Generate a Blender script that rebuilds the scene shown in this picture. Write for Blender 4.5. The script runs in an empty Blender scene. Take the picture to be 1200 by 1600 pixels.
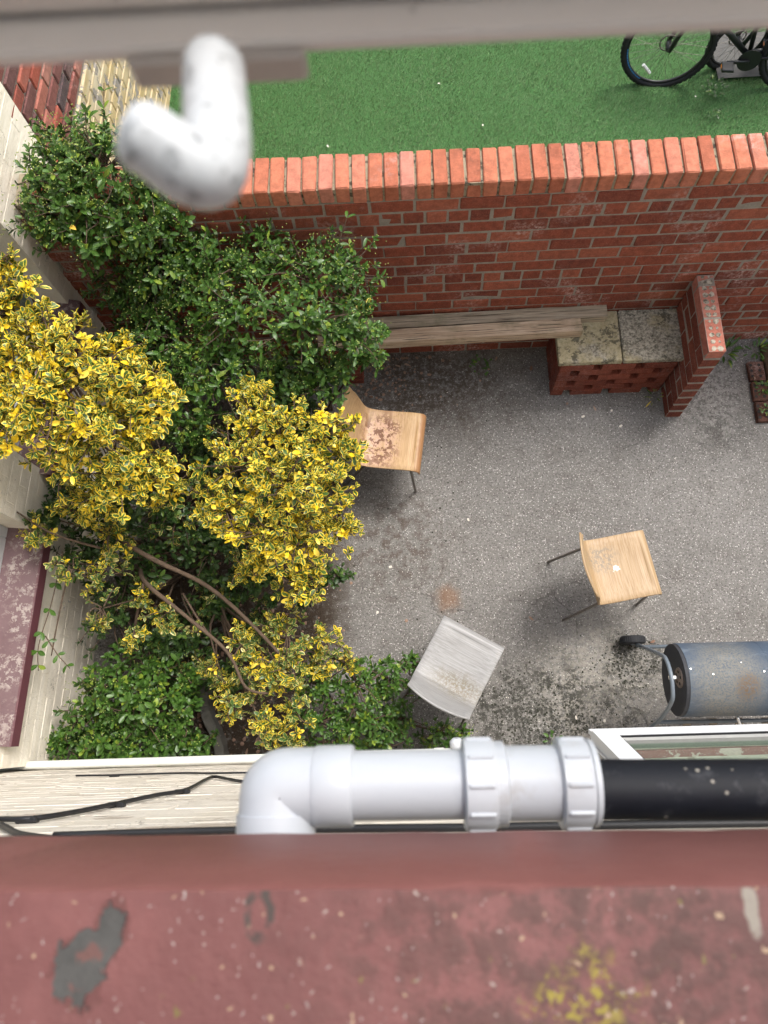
import bpy, math, random
import numpy as np
from mathutils import Matrix, Vector

random.seed(7)
RNG = np.random.default_rng(7)
S = bpy.context.scene
COL = S.collection

# ------------------------------------------------------------------ camera
cd = bpy.data.cameras.new("camera")
cam = bpy.data.objects.new("camera", cd)
COL.objects.link(cam)
RIGHT = Vector((.99857724, -.01612086, -.05082928))
DOWN = Vector((-.02995732, -.9581651, -.28464398))
FWD = Vector((-.04411414, .2857617, -.9572848))
CAM = Vector((0, 0, 4.7))
m = Matrix((( RIGHT.x, -DOWN.x, -FWD.x, CAM.x), (RIGHT.y, -DOWN.y, -FWD.y, CAM.y),
            (RIGHT.z, -DOWN.z, -FWD.z, CAM.z), (0, 0, 0, 1)))
cam.matrix_world = m
cd.sensor_fit = 'VERTICAL'
cd.sensor_height = 24
cd.sensor_width = 18
cd.lens = 24 * 1130 / 1600
cd.clip_start = .01
cd.clip_end = 300
cd.dof.use_dof = True
cd.dof.focus_distance = 4.1
cd.dof.aperture_fstop = 5.2
S.camera = cam
S.render.resolution_x = 768
S.render.resolution_y = 1024

# ------------------------------------------------------------------ sky, sun, exposure
SUN_EL, SUN_AZ = math.radians(60), math.radians(45)      # azimuth clockwise from +Y
w = bpy.data.worlds.new("World")
S.world = w
w.use_nodes = True
nt = w.node_tree
nt.nodes.clear()
sky = nt.nodes.new('ShaderNodeTexSky')
sky.sky_type = 'NISHITA'
sky.sun_disc = False
sky.sun_elevation = SUN_EL
sky.sun_rotation = SUN_AZ
sky.air_density = 1.6
sky.dust_density = 5
hs = nt.nodes.new('ShaderNodeHueSaturation')
hs.inputs['Saturation'].default_value = .75
bg = nt.nodes.new('ShaderNodeBackground')
bg.inputs['Strength'].default_value = .13
wo = nt.nodes.new('ShaderNodeOutputWorld')
nt.links.new(sky.outputs[0], hs.inputs['Color'])
nt.links.new(hs.outputs[0], bg.inputs[0])
nt.links.new(bg.outputs[0], wo.inputs[0])
sl = bpy.data.lights.new("sun", 'SUN')
sl.energy = 1.5
sl.angle = math.radians(20)
sl.color = (1, .995, .98)
sun = bpy.data.objects.new("sun", sl)
COL.objects.link(sun)
sd = Vector((math.sin(SUN_AZ) * math.cos(SUN_EL), math.cos(SUN_AZ) * math.cos(SUN_EL), math.sin(SUN_EL)))
sun.rotation_euler = sd.to_track_quat('Z', 'Y').to_euler()
S.view_settings.view_transform = 'Standard'
S.view_settings.look = 'None'
S.view_settings.gamma = 1
S.view_settings.exposure = 0.95
S.render.engine = 'CYCLES'
S.cycles.max_bounces = 5
S.cycles.diffuse_bounces = 3
S.cycles.glossy_bounces = 2
S.cycles.transmission_bounces = 4
S.cycles.transparent_max_bounces = 12
S.cycles.use_adaptive_sampling = True
S.cycles.adaptive_threshold = .03
S.cycles.time_limit = 900

# ------------------------------------------------------------------ node helper
class NT:
    def __init__(self, name):
        self.m = bpy.data.materials.new(name)
        self.m.use_nodes = True
        self.t = self.m.node_tree
        self.t.nodes.clear()
        self.out = self.t.nodes.new('ShaderNodeOutputMaterial')
        self.tc = self.t.nodes.new('ShaderNodeTexCoord')
        self.obj = self.tc.outputs['Object']
        self.cache = {}
    def put(self, sock, v):
        if isinstance(v, bpy.types.NodeSocket):
            self.t.links.new(v, sock)
        elif isinstance(v, (tuple, list)) and sock.type == 'RGBA' and len(v) == 3:
            sock.default_value = (*v, 1)
        else:
            sock.default_value = v
    def n(self, typ, ins, outp=0, **props):
        nd = self.t.nodes.new('ShaderNode' + typ)
        for k, v in props.items():
            setattr(nd, k, v)
        for k, v in ins.items():
            self.put(nd.inputs[k], v)
        return nd.outputs[outp]
    def noise(self, scale, detail=4, rough=.55, vec=None, dist=0):
        detail = min(detail, 4)
        key = (scale, detail, dist, vec.as_pointer() if vec else 0)
        if key in self.cache:
            return self.cache[key]
        self.cache[key] = r = self._noise(scale, detail, rough, vec, dist)
        return r
    def _noise(self, scale, detail, rough, vec, dist):
        return self.n('TexNoise', {'Vector': vec or self.obj, 'Scale': scale, 'Detail': detail, 'Roughness': rough, 'Distortion': dist})
    def vor(self, scale, vec=None, feature='F1', out='Distance', rnd=1):
        return self.n('TexVoronoi', {'Vector': vec or self.obj, 'Scale': scale, 'Randomness': rnd}, out, feature=feature)
    def map(self, scale=(1, 1, 1), loc=(0, 0, 0), rot=(0, 0, 0), vec=None):
        return self.n('Mapping', {'Vector': vec or self.obj, 'Scale': scale, 'Location': loc, 'Rotation': rot})
    def ramp(self, fac, a, b, c0=(0, 0, 0), c1=(1, 1, 1)):
        nd = self.t.nodes.new('ShaderNodeValToRGB')
        e = nd.color_ramp.elements
        e[0].position, e[1].position = a, b
        e[0].color, e[1].color = (*c0, 1), (*c1, 1)
        self.put(nd.inputs[0], fac)
        return nd.outputs[0]
    def step(self, fac, a, b):
        return self.n('MapRange', {'Value': fac, 'From Min': a, 'From Max': b, 'To Min': 0., 'To Max': 1.}, interpolation_type='SMOOTHSTEP')
    def mix(self, fac, a, b, mode='MIX'):
        nd = self.t.nodes.new('ShaderNodeMix')
        nd.data_type = 'RGBA'
        nd.blend_type = mode
        self.put(nd.inputs[0], fac)
        self.put(nd.inputs[6], a)
        self.put(nd.inputs[7], b)
        return nd.outputs[2]
    def math(self, op, a, b=0.):
        return self.n('Math', {0: a, 1: b}, operation=op)
    def blob(self, x, y, r0, r1, z=None, wob=.25, scale=6, stretch=(1, 1, 1)):
        """1 inside a wobbly patch round (x, y), fading out between r0 and r1"""
        v = self.map(scale=stretch, loc=(-x * stretch[0], -y * stretch[1], -(z or 0) * stretch[2]))
        if z is None:
            v = self.n('VectorMath', {0: v, 1: (1, 1, 0)}, operation='MULTIPLY')
        d = self.n('VectorMath', {0: v}, 'Value', operation='LENGTH')
        nz = self.math('MULTIPLY', self.math('SUBTRACT', self.noise(scale, 3, .65), .5), wob * 4 * r1)
        return self.step(self.math('ADD', d, nz), r1, r0)
    def orand(self):
        return self.n('ObjectInfo', {}, 'Random')
    def done(self, col, rough=.8, bump=None, bs=.3, bd=.01, metal=0., spec=.4, **kw):
        ins = {'Base Color': col, 'Roughness': rough, 'Metallic': metal, 'Specular IOR Level': spec}
        ins.update(kw)
        if bump is not None:
            ins['Normal'] = self.n('Bump', {'Height': bump, 'Strength': bs, 'Distance': bd})
        p = self.n('BsdfPrincipled', ins)
        self.t.links.new(p, self.out.inputs[0])
        return self.m

def simple(name, c, rough=.6, var=.15, scale=20, metal=0., spec=.4, bs=.15, bd=.003):
    t = NT(name)
    nz = t.noise(scale, 6, .65)
    col = t.mix(nz, tuple(x * (1 - var) for x in c), tuple(min(1, x * (1 + var)) for x in c))
    return t.done(col, rough, nz, bs, bd, metal, spec)

# ------------------------------------------------------------------ materials
def brick_mat(name, dark, mid, light, white=.35, side_dark=True):
    t = NT(name)
    r = t.orand()
    wp = t.n('NewGeometry', {}, 'Position')
    off = t.n('VectorMath', {0: wp, 1: t.n('CombineXYZ', {'X': t.math('MULTIPLY', r, 37.), 'Y': t.math('MULTIPLY', r, 11.)})}, operation='ADD')
    base = t.mix(t.step(r, 0, .55), dark, mid)
    base = t.mix(t.step(r, .55, 1.), base, light)
    n1 = t.noise(28, 6, .7, off)
    n2 = t.noise(160, 4, .7, off)
    base = t.mix(t.step(n1, .3, .7), t.mix(.35, base, (0, 0, 0)), base)
    base = t.mix(t.math('MULTIPLY', t.step(n2, .52, .7), .35), base, (.55, .25, .18))
    # lime bloom
    wn = t.noise(2.2, 5, .65, wp)
    wn2 = t.noise(45, 5, .7, wp)
    wm = t.math('MULTIPLY', t.step(wn, .5, .72), t.step(wn2, .4, .7))
    base = t.mix(t.math('MULTIPLY', wm, white), base, (.62, .47, .43))
    blk = t.math('MULTIPLY', t.step(t.noise(3.1, 5, .6, wp), .56, .74), t.step(t.noise(60, 4, .7, wp), .42, .62))
    base = t.mix(t.math('MULTIPLY', blk, .55), base, (.035, .03, .026))
    h = t.math('ADD', n1, t.math('MULTIPLY', n2, .6))
    return t.done(base, .9, h, .55, .004, spec=.25)

M = {}
M['brick'] = brick_mat('wall brick', (.19, .052, .034), (.27, .071, .041), (.345, .105, .062), .95)
M['coping'] = brick_mat('coping brick', (.40, .125, .07), (.51, .175, .10), (.54, .22, .165), .55)
M['bench_brick'] = brick_mat('bench brick', (.15, .038, .024), (.185, .047, .029), (.22, .06, .037), .2)
M['old_brick'] = brick_mat('old brick', (.10, .075, .08), (.36, .09, .06), (.42, .2, .16), .9)
M['pink_brick'] = brick_mat('pink top brick', (.42, .14, .1), (.48, .17, .12), (.5, .2, .15), .3)

M['bed_brick'] = brick_mat('dirty edging brick', (.085, .04, .03), (.105, .05, .036), (.12, .06, .045), .6)
t = NT('mortar')
n1 = t.noise(12, 5, .7); n2 = t.noise(150, 4, .7)
c = t.mix(n1, (.15, .13, .105), (.40, .355, .305))
c = t.mix(t.step(n2, .55, .75), c, (.07, .06, .05))
M['mortar'] = t.done(c, .95, n2, .7, .004, spec=.1)
t = NT('pale mortar')
n1 = t.noise(9, 5, .7); n2 = t.noise(150, 4, .7)
c = t.mix(n1, (.16, .135, .09), (.42, .36, .26))
c = t.mix(t.step(t.noise(30, 4, .7), .5, .64), c, (.06, .052, .04))
M['pale_mortar'] = t.done(c, .95, n2, .7, .004, spec=.1)

t = NT('old plug mortar')
n1 = t.noise(40, 4, .7)
M['plug'] = t.done(t.mix(t.step(n1, .35, .65), (.12, .105, .08), (.45, .4, .32)), .95, n1, .6, .004, spec=.1)
def paint_wall(name, base, streak, bare, peel=.62, streak_scale=(1, 14, 14)):
    """thick old masonry paint: blisters, cracks, bare flakes"""
    t = NT(name)
    v = t.map(scale=streak_scale)
    n1 = t.noise(1.4, 6, .7, v)
    n2 = t.noise(30, 6, .7)
    n3 = t.noise(6, 5, .65)
    c = t.mix(t.step(n1, .38, .7), base, streak)
    c = t.mix(t.math('MULTIPLY', t.step(n3, .5, .75), .5), c, tuple(x * .8 for x in streak))
    pm = t.step(t.noise(3.5, 7, .72, t.map(scale=(1, 2.2, 2.2))), peel, peel + .02)
    c = t.mix(pm, c, bare)
    cr = t.math('MULTIPLY', t.step(t.vor(7, t.map(scale=(1, 2.5, 2.5), vec=t.n('VectorMath', {0: t.obj, 1: t.n('VectorMath', {0: t.n('TexNoise', {'Vector': t.obj, 'Scale': 5., 'Detail': 4.}, 'Color'), 1: (.5, .5, .5)}, operation='MULTIPLY')}, operation='ADD')), 'DISTANCE_TO_EDGE'), .012, .0), t.step(t.noise(2.3, 3), .52, .6))
    c = t.mix(t.math('MULTIPLY', cr, .8), c, (.09, .075, .06))
    h = t.math('SUBTRACT', t.math('ADD', t.math('MULTIPLY', n2, .5), n3), t.math('MULTIPLY', t.math('ADD', pm, cr), .5))
    return t.done(c, .75, h, .5, .012, spec=.3)
M['cream_house'] = paint_wall('cream paint house', (.69, .64, .565), (.61, .555, .47), (.44, .38, .32), .60, (3, 4, 4))
M['cream_left'] = paint_wall('cream paint left', (.86, .80, .69), (.79, .72, .59), (.45, .42, .4), .68, (14, 1, 14))
M['ochre'] = paint_wall('ochre paint', (.50, .38, .19), (.58, .5, .36), (.30, .27, .24), .54, (6, 1, 6))

# patio ground
t = NT('patio')
p = t.obj
big = t.noise(1.1, 5, .6); mid = t.noise(7, 6, .65)
c = t.mix(t.step(big, .3, .7), (.165, .157, .147), (.205, .197, .187))
c = t.mix(t.math('MULTIPLY', t.step(mid, .45, .75), .55), c, (.11, .1, .09))
c = t.mix(t.math('MULTIPLY', t.step(t.noise(70, 4, .7), .5, .64), .65), c, (.06, .055, .05))
sp = t.vor(115, out='Distance')
spc = t.n('TexVoronoi', {'Vector': p, 'Scale': 115., 'Randomness': 1.}, 'Color')
sel = t.n('SeparateColor', {'Color': spc})
c = t.mix(t.math('MULTIPLY', t.step(sel, .62, .68), t.step(sp, .5, .3)), c, (.29, .28, .262))
c = t.mix(t.math('MULTIPLY', t.step(sel, .90, .93), t.step(sp, .5, .32)), c, (.46, .445, .42))
c = t.mix(t.math('MULTIPLY', t.math('MULTIPLY', t.step(sel, .1, .06), t.step(sp, .5, .3)), .8), c, (.05, .045, .04))
# worn dark dirt by the wall, brown tea stains, pale patches
fine = t.noise(26, 6, .75)
dirt = t.math('MULTIPLY', t.blob(.1, 2.33, .1, .52, stretch=(.55, 1, 1), wob=.3, scale=4), t.step(fine, .36, .56))
c = t.mix(t.math('MULTIPLY', dirt, .85), c, (.055, .04, .028))
d2 = t.math('MULTIPLY', t.blob(-.15, 1.2, .05, .6, wob=.3, scale=4), t.step(t.noise(14, 6, .7), .42, .62))
c = t.mix(t.math('MULTIPLY', d2, .6), c, (.07, .048, .034))
c = t.mix(t.math('MULTIPLY', t.blob(.2, .8, .02, .12, wob=.3, scale=9), .55), c, (.20, .10, .045))
c = t.mix(t.math('MULTIPLY', t.blob(2.05, 2.2, .1, .42, wob=.3, scale=5), t.math('MULTIPLY', t.step(fine, .44, .56), .7)), c, (.36, .345, .325))
c = t.mix(t.math('MULTIPLY', t.blob(1.1, .2, .15, .6, wob=.25, scale=5), t.math('MULTIPLY', t.step(t.noise(34, 5, .7), .4, .56), .7)), c, (.31, .29, .25))
mossm = t.math('MULTIPLY', t.math('MAXIMUM', t.blob(.75, .02, .2, .5, wob=.35, scale=5, stretch=(.7, 1, 1)), t.math('MAXIMUM', t.blob(1.35, .36, .08, .3, wob=.35, scale=6), t.math('MULTIPLY', t.blob(2.1, 1.9, .05, .3, scale=6), .6))), t.step(t.math('ADD', t.math('MULTIPLY', t.noise(38, 7, .8), .6), t.math('MULTIPLY', t.noise(9, 4, .7), .4)), .45, .55))
c = t.mix(t.math('MULTIPLY', mossm, .86), c, (.028, .028, .022))
# damp leaf mould under the shrubs
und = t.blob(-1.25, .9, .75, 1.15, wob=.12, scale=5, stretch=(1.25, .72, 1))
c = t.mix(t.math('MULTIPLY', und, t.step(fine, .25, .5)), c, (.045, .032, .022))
wv = t.n('VectorMath', {0: p, 1: t.n('VectorMath', {0: t.n('TexNoise', {'Vector': p, 'Scale': 4., 'Detail': 4.}, 'Color'), 1: (.35, .35, 0)}, operation='MULTIPLY')}, operation='ADD')
crk = t.math('MULTIPLY', t.step(t.vor(.75, wv, 'DISTANCE_TO_EDGE'), .006, .001), t.step(t.noise(1.1, 5, .6), .47, .55))
c = t.mix(t.math('MULTIPLY', crk, .4), c, (.04, .036, .03))
h = t.math('SUBTRACT', t.math('ADD', t.math('MULTIPLY', t.step(sp, .6, .2), .5), t.math('ADD', t.noise(60, 5, .7), mid)), crk)
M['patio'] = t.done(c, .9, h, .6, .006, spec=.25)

t = NT('soil')
n = t.noise(35, 7, .75)
M['soil'] = t.done(t.mix(n, (.03, .02, .013), (.13, .085, .055)), .95, n, 1, .02, spec=.1)

# artificial turf
t = NT('turf base')
n = t.noise(90, 4, .7)
M['turf_base'] = t.done(t.mix(n, (.03, .09, .022), (.05, .14, .035)), .9, n, .6, .01)
t = NT('turf blade')
a = t.n('Attribute', {}, 'Fac', attribute_name='rnd')
lg = t.noise(.9, 4, .6)
c = t.mix(a, (.115, .205, .075), (.235, .35, .165))
c = t.mix(t.math('MULTIPLY', t.step(lg, .4, .7), .5), c, (.21, .34, .165))
M['turf_blade'] = t.done(c, .55, spec=.35)

# leaves
def leaf_mat(name, greens, yellows=None, young=None, thr=.55, pure=.86, gloss=.36):
    t = NT(name)
    at = t.t.nodes.new('ShaderNodeAttribute'); at.attribute_name = 'leaf'
    sx = t.t.nodes.new('ShaderNodeSeparateXYZ'); t.t.links.new(at.outputs['Vector'], sx.inputs[0])
    edge, tt, rnd = sx.outputs[0], sx.outputs[1], sx.outputs[2]
    r2 = t.math('FRACT', t.math('ADD', rnd, t.math('MULTIPLY', t.orand(), .61)))
    c = t.mix(r2, greens[0], greens[1])
    nz = t.noise(70, 5, .7)
    c = t.mix(t.math('MULTIPLY', t.step(nz, .4, .8), .5), c, greens[2])
    if yellows:
        rc = t.math('FRACT', t.math('MULTIPLY', r2, 7.31))
        yel = t.mix(rc, yellows[0], yellows[1])
        wob = t.math('MULTIPLY', t.math('SUBTRACT', t.noise(110, 3, .6), .5), .9)
        e = t.math('ADD', t.math('ADD', edge, wob), t.math('MULTIPLY', t.math('SUBTRACT', r2, .5), .45))
        pm = t.step(r2, pure - .02, pure + .02)
        e = t.math('ADD', e, t.math('MULTIPLY', pm, 1.))
        mm = t.step(e, thr - .05, thr + .07)
        c = t.mix(t.step(e, thr - .35, thr - .1), c, t.mix(.45, c, (.22, .26, .05)))
        c = t.mix(mm, c, yel)
    else:
        c = t.mix(t.math('MULTIPLY', t.step(edge, .12, .0), .55), c, (.16, .24, .06))
        if young:
            c = t.mix(t.math('MULTIPLY', t.step(r2, .9, .93), .8), c, young)
    rg = t.n('MapRange', {'Value': nz, 'From Min': .3, 'From Max': .7, 'To Min': gloss - .08, 'To Max': gloss + .15})
    return t.done(c, rg, nz, .2, .003, spec=.38)
M['leaf_green'] = leaf_mat('leaf green', ((.026, .07, .010), (.06, .135, .018), (.085, .16, .03)), young=(.2, .27, .03))
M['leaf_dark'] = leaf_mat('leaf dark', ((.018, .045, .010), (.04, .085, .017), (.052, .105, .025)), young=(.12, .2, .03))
M['leaf_yellow'] = leaf_mat('leaf variegated', ((.04, .09, .015), (.08, .14, .025), (.14, .18, .04)), ((.78, .52, .012), (.78, .62, .09)), thr=.62, pure=.87)
M['leaf_gold'] = leaf_mat('leaf golden', ((.30, .26, .04), (.4, .32, .05), (.2, .22, .04)), ((.80, .54, .015), (.82, .64, .04)), thr=.2, pure=.5)
M['leaf_mixed'] = leaf_mat('leaf variegated low', ((.04, .09, .02), (.085, .15, .035), (.1, .15, .045)), ((.60, .44, .05), (.66, .58, .24)), thr=.78, pure=.95)
M['bloom'] = simple('bud', (.28, .34, .08), .6, .4)
t = NT('bark')
n = t.noise(25, 6, .7, t.map(scale=(1, 1, .3)))
M['bark'] = t.done(t.mix(n, (.045, .032, .023), (.15, .105, .075)), .9, n, .7, .004, spec=.15)
t = NT('dead leaf')
r = t.orand(); n = t.noise(60, 4)
c = t.mix(r, (.22, .125, .085), (.42, .30, .23)); c = t.mix(t.math('MULTIPLY', n, .5), c, (.12, .06, .035))
M['dead_leaf'] = t.done(c, .8, n, .4, .002)

# plywood
def ply(name, a, b, extra):
    t = NT(name)
    g = t.noise(1.0, 5, .65, t.map(scale=(3, 150, 150)), dist=.3)
    g2 = t.noise(1.0, 3, .6, t.map(scale=(2.2, 240, 240)))
    c = t.mix(t.step(g, .32, .66), a, b)
    c = t.mix(t.math('MULTIPLY', t.step(g2, .5, .7), .45), c, tuple(x * .55 for x in a))
    c = extra(t, c)
    return t.done(c, .5, g2, .12, .001, spec=.4)
def ex1(t, c):
    n = t.noise(24, 7, .75)
    z = t.blob(0, -.055, .05, .17, wob=.18, scale=9, stretch=(.55, 1, 1))
    c = t.mix(t.math('MULTIPLY', z, t.step(t.noise(40, 6, .75), .36, .6)), c, (.52, .33, .24))
    c = t.mix(t.math('MULTIPLY', z, t.step(n, .47, .53)), c, (.15, .062, .028))
    e = t.step(t.math('ADD', t.n('SeparateXYZ', {0: t.obj}, 1), t.math('MULTIPLY', t.noise(20, 5), .05)), .19, .225)
    return t.mix(t.math('MULTIPLY', e, .7), c, (.24, .1, .035))
def ex2(t, c):
    z = t.blob(-.075, -.085, .04, .13, wob=.18, scale=9)
    c = t.mix(t.math('MULTIPLY', z, t.step(t.noise(60, 6, .8), .4, .62)), c, (.2, .165, .12))
    s = t.blob(.0, -.012, .009, .024, wob=.8, scale=40)
    return t.mix(s, c, (.85, .85, .84))
def ex3(t, c):
    z = t.blob(.06, -.11, .02, .14, wob=.18, scale=8, stretch=(.55, 1.2, 1))
    c = t.mix(t.math('MULTIPLY', z, t.step(t.noise(70, 6, .8), .34, .62)), c, (.15, .125, .08))
    return t.mix(t.math('MULTIPLY', t.step(t.noise(14, 6, .7, t.map(scale=(1, 3, 3))), .5, .75), .4), c, (.19, .182, .172))
M['ply_stained'] = ply('oak ply stained', (.38, .235, .112), (.48, .325, .17), ex1)
M['ply_mildew'] = ply('oak ply mildew', (.31, .20, .10), (.405, .29, .17), ex2)
M['ply_grey'] = ply('bleached ply', (.235, .232, .228), (.315, .314, .312), ex3)
M['steel'] = simple('dull steel', (.22, .2, .18), .45, .3, 40, metal=.7)

# timber planks
def timber(name, a, b, k):
    t = NT(name)
    g = t.noise(1, 7, .7, t.map(scale=(2.5, 60, 60), loc=(k, 0, 0)), dist=.8)
    c = t.mix(t.step(g, .3, .7), a, b)
    c = t.mix(t.step(t.noise(1, 5, .6, t.map(scale=(3, 130, 130), loc=(k, 3, 0))), .55, .66), c, (.07, .055, .04))
    c = t.mix(t.math('MULTIPLY', t.step(t.noise(3.5, 5, .7, t.map(loc=(k, 0, 0))), .5, .7), .5), c, (.15, .15, .085))
    return t.done(c, .9, g, .6, .006, spec=.15)
M['timber_grey'] = timber('weathered timber grey', (.24, .19, .135), (.43, .365, .275), 3.)
M['timber_warm'] = timber('weathered timber warm', (.37, .265, .18), (.56, .44, .325), 9.)

# slabs
def slab(name, yl):
    t = NT(name)
    n = t.noise(55, 7, .78); b = t.noise(5, 5, .65)
    c = t.mix(t.step(n, .35, .65), (.13, .12, .095), (.42, .39, .32))
    c = t.mix(t.math('MULTIPLY', t.step(b, .55 - yl, .75 - yl), .75), c, t.mix(n, (.24, .2, .09), (.48, .42, .27)))
    c = t.mix(t.math('MULTIPLY', t.step(t.noise(16, 6, .75), .54, .62), .75), c, (.05, .048, .036))
    return t.done(c, .95, n, .6, .006, spec=.15)
M['slab_yellow'] = slab('slab yellow', .2)
M['slab_grey'] = slab('slab grey', .06)

# red painted sill
def red_paint(name, near):
    t = NT(name)
    n = t.noise(14, 6, .7); f = t.noise(60, 6, .72)
    c = t.mix(n, (.185, .068, .063), (.245, .102, .095))
    c = t.mix(t.math('MULTIPLY', t.step(t.noise(22, 5, .7), .5, .72), .35), c, (.24, .10, .09))
    if near:
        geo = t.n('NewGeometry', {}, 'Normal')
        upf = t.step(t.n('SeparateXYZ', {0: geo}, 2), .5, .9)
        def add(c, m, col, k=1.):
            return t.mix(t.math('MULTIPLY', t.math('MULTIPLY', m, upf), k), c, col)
        c = add(c, t.step(t.noise(9, 4, .7), .2, .6), (.10, .036, .034), .55)  # light balance put into the colour: top face toned down against the front
        # grime to the right, cream and yellow lichen dots, bare grey flakes
        c = add(c, t.math('MULTIPLY', t.blob(.09, -.125, .03, .14, wob=.3, scale=14, stretch=(.7, 1, 1)), t.step(f, .36, .6)), (.055, .03, .024), .7)
        for sc, lo, rad, col, seed in ((150, .86, .22, (.40, .28, .18), 0), (210, .84, .21, (.36, .29, .26), 5.3), (140, .93, .25, (.16, .13, .04), 9.1), (320, .86, .22, (.42, .38, .36), 2.2)):
            v = t.map(loc=(seed, seed * .37, 0))
            v = t.n('VectorMath', {0: v, 1: (1, 1, 0)}, operation='MULTIPLY')
            wv = t.n('VectorMath', {0: v, 1: t.n('VectorMath', {0: t.n('TexNoise', {'Vector': v, 'Scale': 120., 'Detail': 3.}, 'Color'), 1: (.012, .012, 0)}, operation='MULTIPLY')}, operation='ADD')
            d = t.vor(sc, wv)
            s_ = t.n('SeparateColor', {'Color': t.n('TexVoronoi', {'Vector': wv, 'Scale': float(sc), 'Randomness': 1.}, 'Color')})
            c = add(c, t.math('MULTIPLY', t.step(s_, lo, lo + .02), t.step(d, rad, rad * .6)), col, .9)
        c = add(c, t.math('MULTIPLY', t.blob(.082, -.128, .002, .026, wob=.6, scale=80), t.step(t.noise(170, 4, .7), .50, .55)), (.26, .205, .03))
        c = add(c, t.math('MULTIPLY', t.blob(.062, -.133, .002, .018, wob=.6, scale=80), t.step(t.noise(170, 4, .7), .50, .55)), (.26, .205, .03))
        g1 = t.math('MAXIMUM', t.blob(-.180, -.116, .012, .0135, wob=.5, scale=95, stretch=(1, .85, 1)), t.math('MAXIMUM', t.blob(-.172, -.107, .009, .0105, wob=.5, scale=95), t.blob(-.165, -.098, .008, .0095, wob=.5, scale=95, stretch=(1.2, .75, 1))))
        rim = t.math('MAXIMUM', t.blob(-.180, -.116, .0135, .0155, wob=.4, scale=60, stretch=(1, .85, 1)), t.blob(-.165, -.098, .0095, .0115, wob=.4, scale=60, stretch=(1.2, .75, 1)))
        c = add(c, rim, (.11, .04, .036), .7)
        c = add(c, g1, t.mix(f, (.03, .029, .027), (.11, .105, .098)))
        c = add(c, t.math('MULTIPLY', g1, t.step(t.noise(95, 3, .65), .56, .62)), (.15, .065, .055), .8)
        chip = t.math('MULTIPLY', g1, -3.)
        c = add(c, t.math('SUBTRACT', t.blob(-.088, -.092, .010, .012, wob=.2, scale=50, stretch=(1.4, .8, 1)), t.blob(-.088, -.092, .005, .007, wob=.2, scale=50, stretch=(1.4, .8, 1))), (.05, .044, .038), t.math('MULTIPLY', t.step(t.noise(75, 4, .7), .40, .56), .9))
        c = add(c, t.blob(.163, -.092, .006, .009, wob=.4, scale=50, stretch=(1.8, .7, 1)), (.28, .25, .21), .9)
        c = add(c, t.blob(.19, -.085, .008, .012, wob=.3, scale=40), (.40, .25, .16), .9)
    else:
        pm = t.step(t.noise(9, 7, .75), .52, .56)
        c = t.mix(t.math('MULTIPLY', pm, t.step(t.n('SeparateXYZ', {0: t.n('NewGeometry', {}, 'Normal')}, 2), .5, .9)), c, t.mix(f, (.3, .24, .22), (.55, .47, .42)))
        c = t.mix(t.step(f, .66, .7), c, (.5, .4, .36))
    h = t.math('ADD', n, f)
    if near:
        h = t.math('ADD', h, chip)
    return t.done(c, .6, h, .45, .003, spec=.35)
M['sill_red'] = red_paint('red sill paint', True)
M['sill_red_low'] = red_paint('red low sill paint', False)
t = NT('maroon sill')
n = t.noise(6, 6, .7); f = t.noise(50, 6, .72)
c = t.mix(n, (.095, .032, .043), (.145, .05, .060))
upf = t.step(t.n('SeparateXYZ', {0: t.n('NewGeometry', {}, 'Normal')}, 2), .55, .9)
lil = t.mix(t.noise(9, 4, .7), (.10, .05, .056), (.17, .11, .115))
c = t.mix(upf, c, lil)
pm = t.math('MULTIPLY', t.step(t.noise(5, 4, .7), .42, .6), t.step(t.noise(28, 4, .8), .50, .56))
c = t.mix(t.math('MULTIPLY', t.math('MULTIPLY', pm, upf), .8), c, t.mix(f, (.24, .2, .19), (.46, .40, .36)))
c = t.mix(t.math('MULTIPLY', t.step(t.noise(4, 7, .7), .64, .66), .8), c, (.4, .33, .3))
M['sill_maroon'] = t.done(c, .6, t.math('ADD', n, f), .3, .004)

t = NT('white pvc')
n = t.noise(9, 6, .7); f = t.noise(40, 5, .7)
c = t.mix(n, (.48, .508, .55), (.54, .568, .61))
c = t.mix(t.math('MULTIPLY', t.math('MULTIPLY', t.step(f, .5, .75), t.step(t.noise(6, 3), .5, .7)), .55), c, (.34, .31, .28))
M['pvc'] = t.done(c, .32, n, .05, .002, spec=.5)
t = NT('pale low pipe')
n = t.noise(12, 5, .7)
M['pipe_low'] = t.done(t.mix(n, (.62, .64, .6), (.74, .75, .71)), .5, n, .1, .002)
t = NT('black plastic pipe')
n = t.noise(18, 6, .7); f = t.vor(110)
fs = t.n('SeparateColor', {'Color': t.n('TexVoronoi', {'Vector': t.obj, 'Scale': 110., 'Randomness': 1.}, 'Color')})
c = t.mix(n, (.0035, .0045, .008), (.009, .011, .018))
c = t.mix(t.math('MULTIPLY', t.step(t.noise(40, 6, .75), .55, .72), .5), c, (.06, .063, .072))
c = t.mix(t.math('MULTIPLY', t.step(fs, .88, .9), t.step(f, .22, .12)), c, (.3, .28, .24))
M['black_pipe'] = t.done(c, .6, n, .15, .002, spec=.3)
M['cable'] = simple('black cable', (.014, .014, .016), .5, .3, 60)
M['upvc'] = simple('white upvc', (.50, .515, .53), .3, .04, 8, spec=.5, bs=.02)
M['upvc_grey'] = simple('upvc gasket grey', (.33, .33, .32), .5, .15, 30)
t = NT('window frame beige')
n = t.noise(20, 6, .7)
c = t.mix(n, (.80, .735, .685), (.87, .815, .77))
c = t.mix(t.math('MULTIPLY', t.step(t.noise(45, 5, .7), .6, .75), .5), c, (.2, .15, .12))
M['frame_beige'] = t.done(c, .5, n, .1, .002)
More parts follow.
